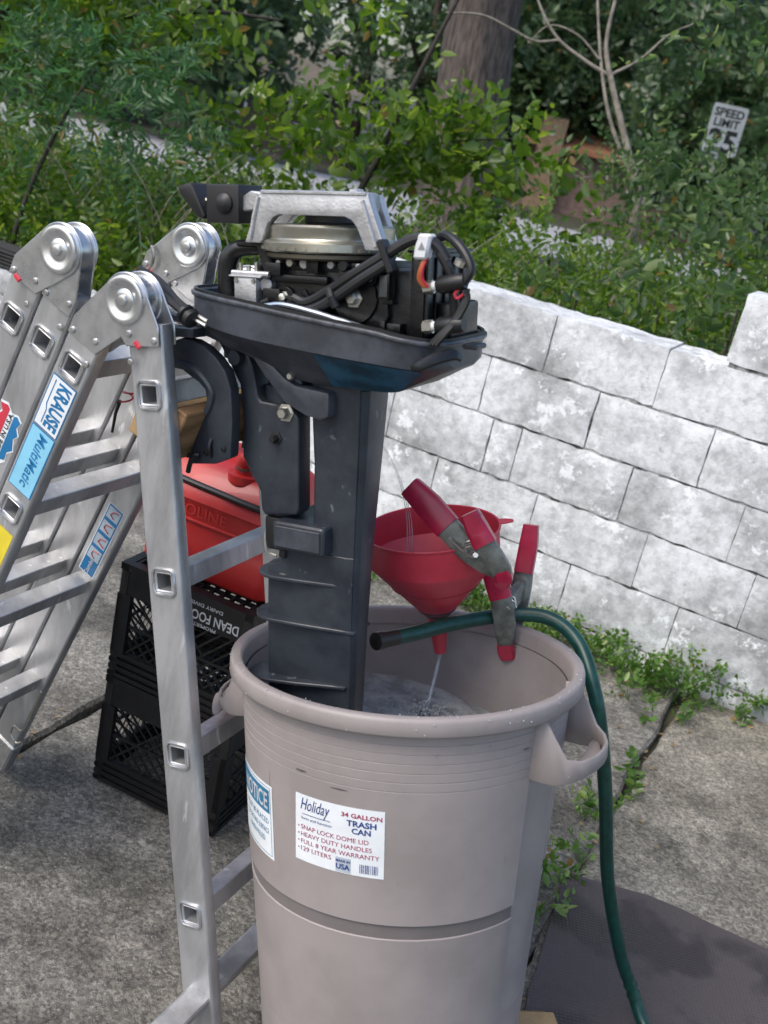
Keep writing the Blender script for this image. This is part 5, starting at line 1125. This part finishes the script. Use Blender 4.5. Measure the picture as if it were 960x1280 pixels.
# ------------------------------------------------------------------ two houses across the street
def house(name, x, y, yaw, wd, dp, hw, hr, wm, rm, label, over=.5, wins=()):
    e = empty(name, frame((x, y, gz(y)), (math.cos(yaw), math.sin(yaw), 0), (-math.sin(yaw), math.cos(yaw), 0)), label, 'house')
    wl = G().bx(-wd / 2, wd / 2, 0, dp, -.1, hw).obj('wall', wm, e)
    o = over; r0 = hw + .02
    g = G(); v = [(-wd / 2 - o, -o, r0), (wd / 2 + o, -o, r0), (wd / 2 + o, dp + o, r0), (-wd / 2 - o, dp + o, r0), (-wd / 2 + dp * .35, dp / 2, r0 + hr), (wd / 2 - dp * .35, dp / 2, r0 + hr)]
    g.add(v, [(0, 3, 2, 1), (0, 1, 5, 4), (1, 2, 5), (2, 3, 4, 5), (3, 0, 4)]); rf_ = g.obj('roof', rm, e, angle=10)
    G().bx(-wd / 2 - o - .02, wd / 2 + o + .02, -o - .04, -o - .005, r0 - .16, r0 - .004).obj('fascia', ROOFO if rm is ROOFO else mat('pale fascia', (.30, .28, .22), .7), rf_)
    for wx in wins:
        wn = G().bx(wx - .6, wx + .6, -.06, .02, .9, 2.0).obj('window', WHITEP, e); G().bx(wx - .52, wx - .03, -.075, -.0605, .97, 1.93).obj('pane', GLASS, wn); G().bx(wx + .03, wx + .52, -.075, -.0605, .97, 1.93).obj('pane', GLASS, wn)
    return e
house('brown_house', -6.0, 33.5, .15, 4.6, 5, 2.1, .75, DKWALL, ROOFG, 'low brown house with brown shingle roof behind the hedge', wins=(-1.2, 1.2))
h2 = house('tan_house', 5.2, 37.5, -.1, 6.5, 5, 2.1, .5, PINKW, ROOFO, 'pinkish brick house with orange trim and tan brick chimney', .4, wins=(.8, 2.3))
ch = G().bx(-3.0, -2.2, -.55, .25, 0, 2.9).obj('chimney', BRICKM, h2)
for k in range(28): G().bx(-3.008, -2.192, -.558, .258, .06 + k * .10, .072 + k * .10).obj('mortar_course', mat('tan mortar', (.22, .16, .11), .9), ch)
house('beige_house', 15.5, 39, -.2, 7, 6, 2.2, 1.2, mat('beige wall', (.34, .30, .22), .8), ROOFO, 'beige house with orange brown roof beyond the sign', wins=(-1.5, 1.5))
# ------------------------------------------------------------------ weeds and litter
def weed(t, n, s, k, label, grp, big=False):
    p = tn(t, n); parts = [twig_leaves((p.x, p.y, .01 + s * .38), (s, s * .75, s * .55), k, 6, .022 if not big else .030, .014 if not big else .017, shell=.2, tl=.05 + s * .25, up=.7, cut=.004)]
    st = []
    for q in range(3): a = random.uniform(0, 6.3); st.append(([(p.x, p.y, -.01), (p.x + math.cos(a) * s * .4, p.y + math.sin(a) * s * .3, s * .4), (p.x + math.cos(a) * s * .7, p.y + math.sin(a) * s * .5, s * .8)], [.0025, .002, .001]))
    plant('weed', (p.x, p.y, 0), label, 'weed', grp, parts, LEAFY, st, mat('green stem', (.10, .16, .05), .6), 'stem', 'leaves')
WL = 'low green weed clump growing along the foot of the wall'; WC = 'small green weed sprouting in the driveway joint by the hose'
for i in range(26):
    t = -.75 + i * .052 + random.uniform(-.03, .03); weed(t, -.07 - random.uniform(0, .10), random.uniform(.035, .075), random.randint(16, 34), WL, 'weeds along the wall')
for t, n, s in ((.60, -.08, .09), (.66, -.12, .05), (.78, -.06, .05), (.95, -.05, .04), (-1.0, -.08, .08), (-1.3, -.07, .09), (-1.7, -.06, .08), (.62, -.02, .10)): weed(t, n, s, 26, WL, 'weeds along the wall')
for t, n, s in ((.47, -.28, .06), (.55, -.38, .045), (.50, -.20, .055), (.64, -.30, .03), (.56, -.17, .06), (.60, -.70, .03), (.63, -.82, .025), (.585, -.95, .04), (.55, -1.0, .035), (.60, -1.18, .05), (.57, -1.24, .035)): weed(t, n, s * .7, 5, WC, 'weeds in the driveway joint', True)
for t, n, s in ((.52, -1.32, .045), (.58, -1.42, .05), (.50, -1.50, .03)): weed(t, n, s * .9, 6, WC, 'weeds in the driveway joint', True)
lit = G()
def flat_leaf(x, y, z, l_, m_g, a):
    c, s = math.cos(a), math.sin(a); o = [(0, 0), (.35, .2), (.7, .16), (1, 0), (.7, -.16), (.35, -.2)]
    m_g.add([(x + l_ * (c * u - s * v), y + l_ * (s * u + c * v), z + l_ * .12 * (abs(v) * 3 + (u - .5) ** 2)) for u, v in o], [(0, 1, 2, 3), (0, 3, 4, 5)])
for k in range(240):
    p = tn(random.choice((random.gauss(-.626, .03), random.gauss(.60, .05), random.uniform(-2.4, 1.6))), random.uniform(-3.3, -.05)); flat_leaf(p.x, p.y, .004 if random.random() < .7 else -.006, random.uniform(.008, .028), lit, random.uniform(0, 6.3))
tag(lit.obj('leaf_litter', DRYLEAF), 'scattered dry leaf bits on the concrete', 'litter', kind='stuff')
pb = G()
for k in range(300):
    u = random.random(); t = random.gauss(-.626, .02) if u < .25 else random.gauss(.603, .02) if u < .5 else random.uniform(-2.5, 1.7); p = tn(t, random.uniform(-3.3, -.05)); r_ = random.uniform(.0008, .0030); z = -.03 if u < .4 else .0005
    pb.tube([(p.x, p.y, z), (p.x, p.y, z + r_ * .8), (p.x + r_ * .2, p.y, z + r_ * 1.3)], [r_ * .9, r_, r_ * .4], 5)
tag(pb.obj('pebbles', PEBB), 'loose pale pebbles scattered on the concrete', 'pebbles', kind='stuff')
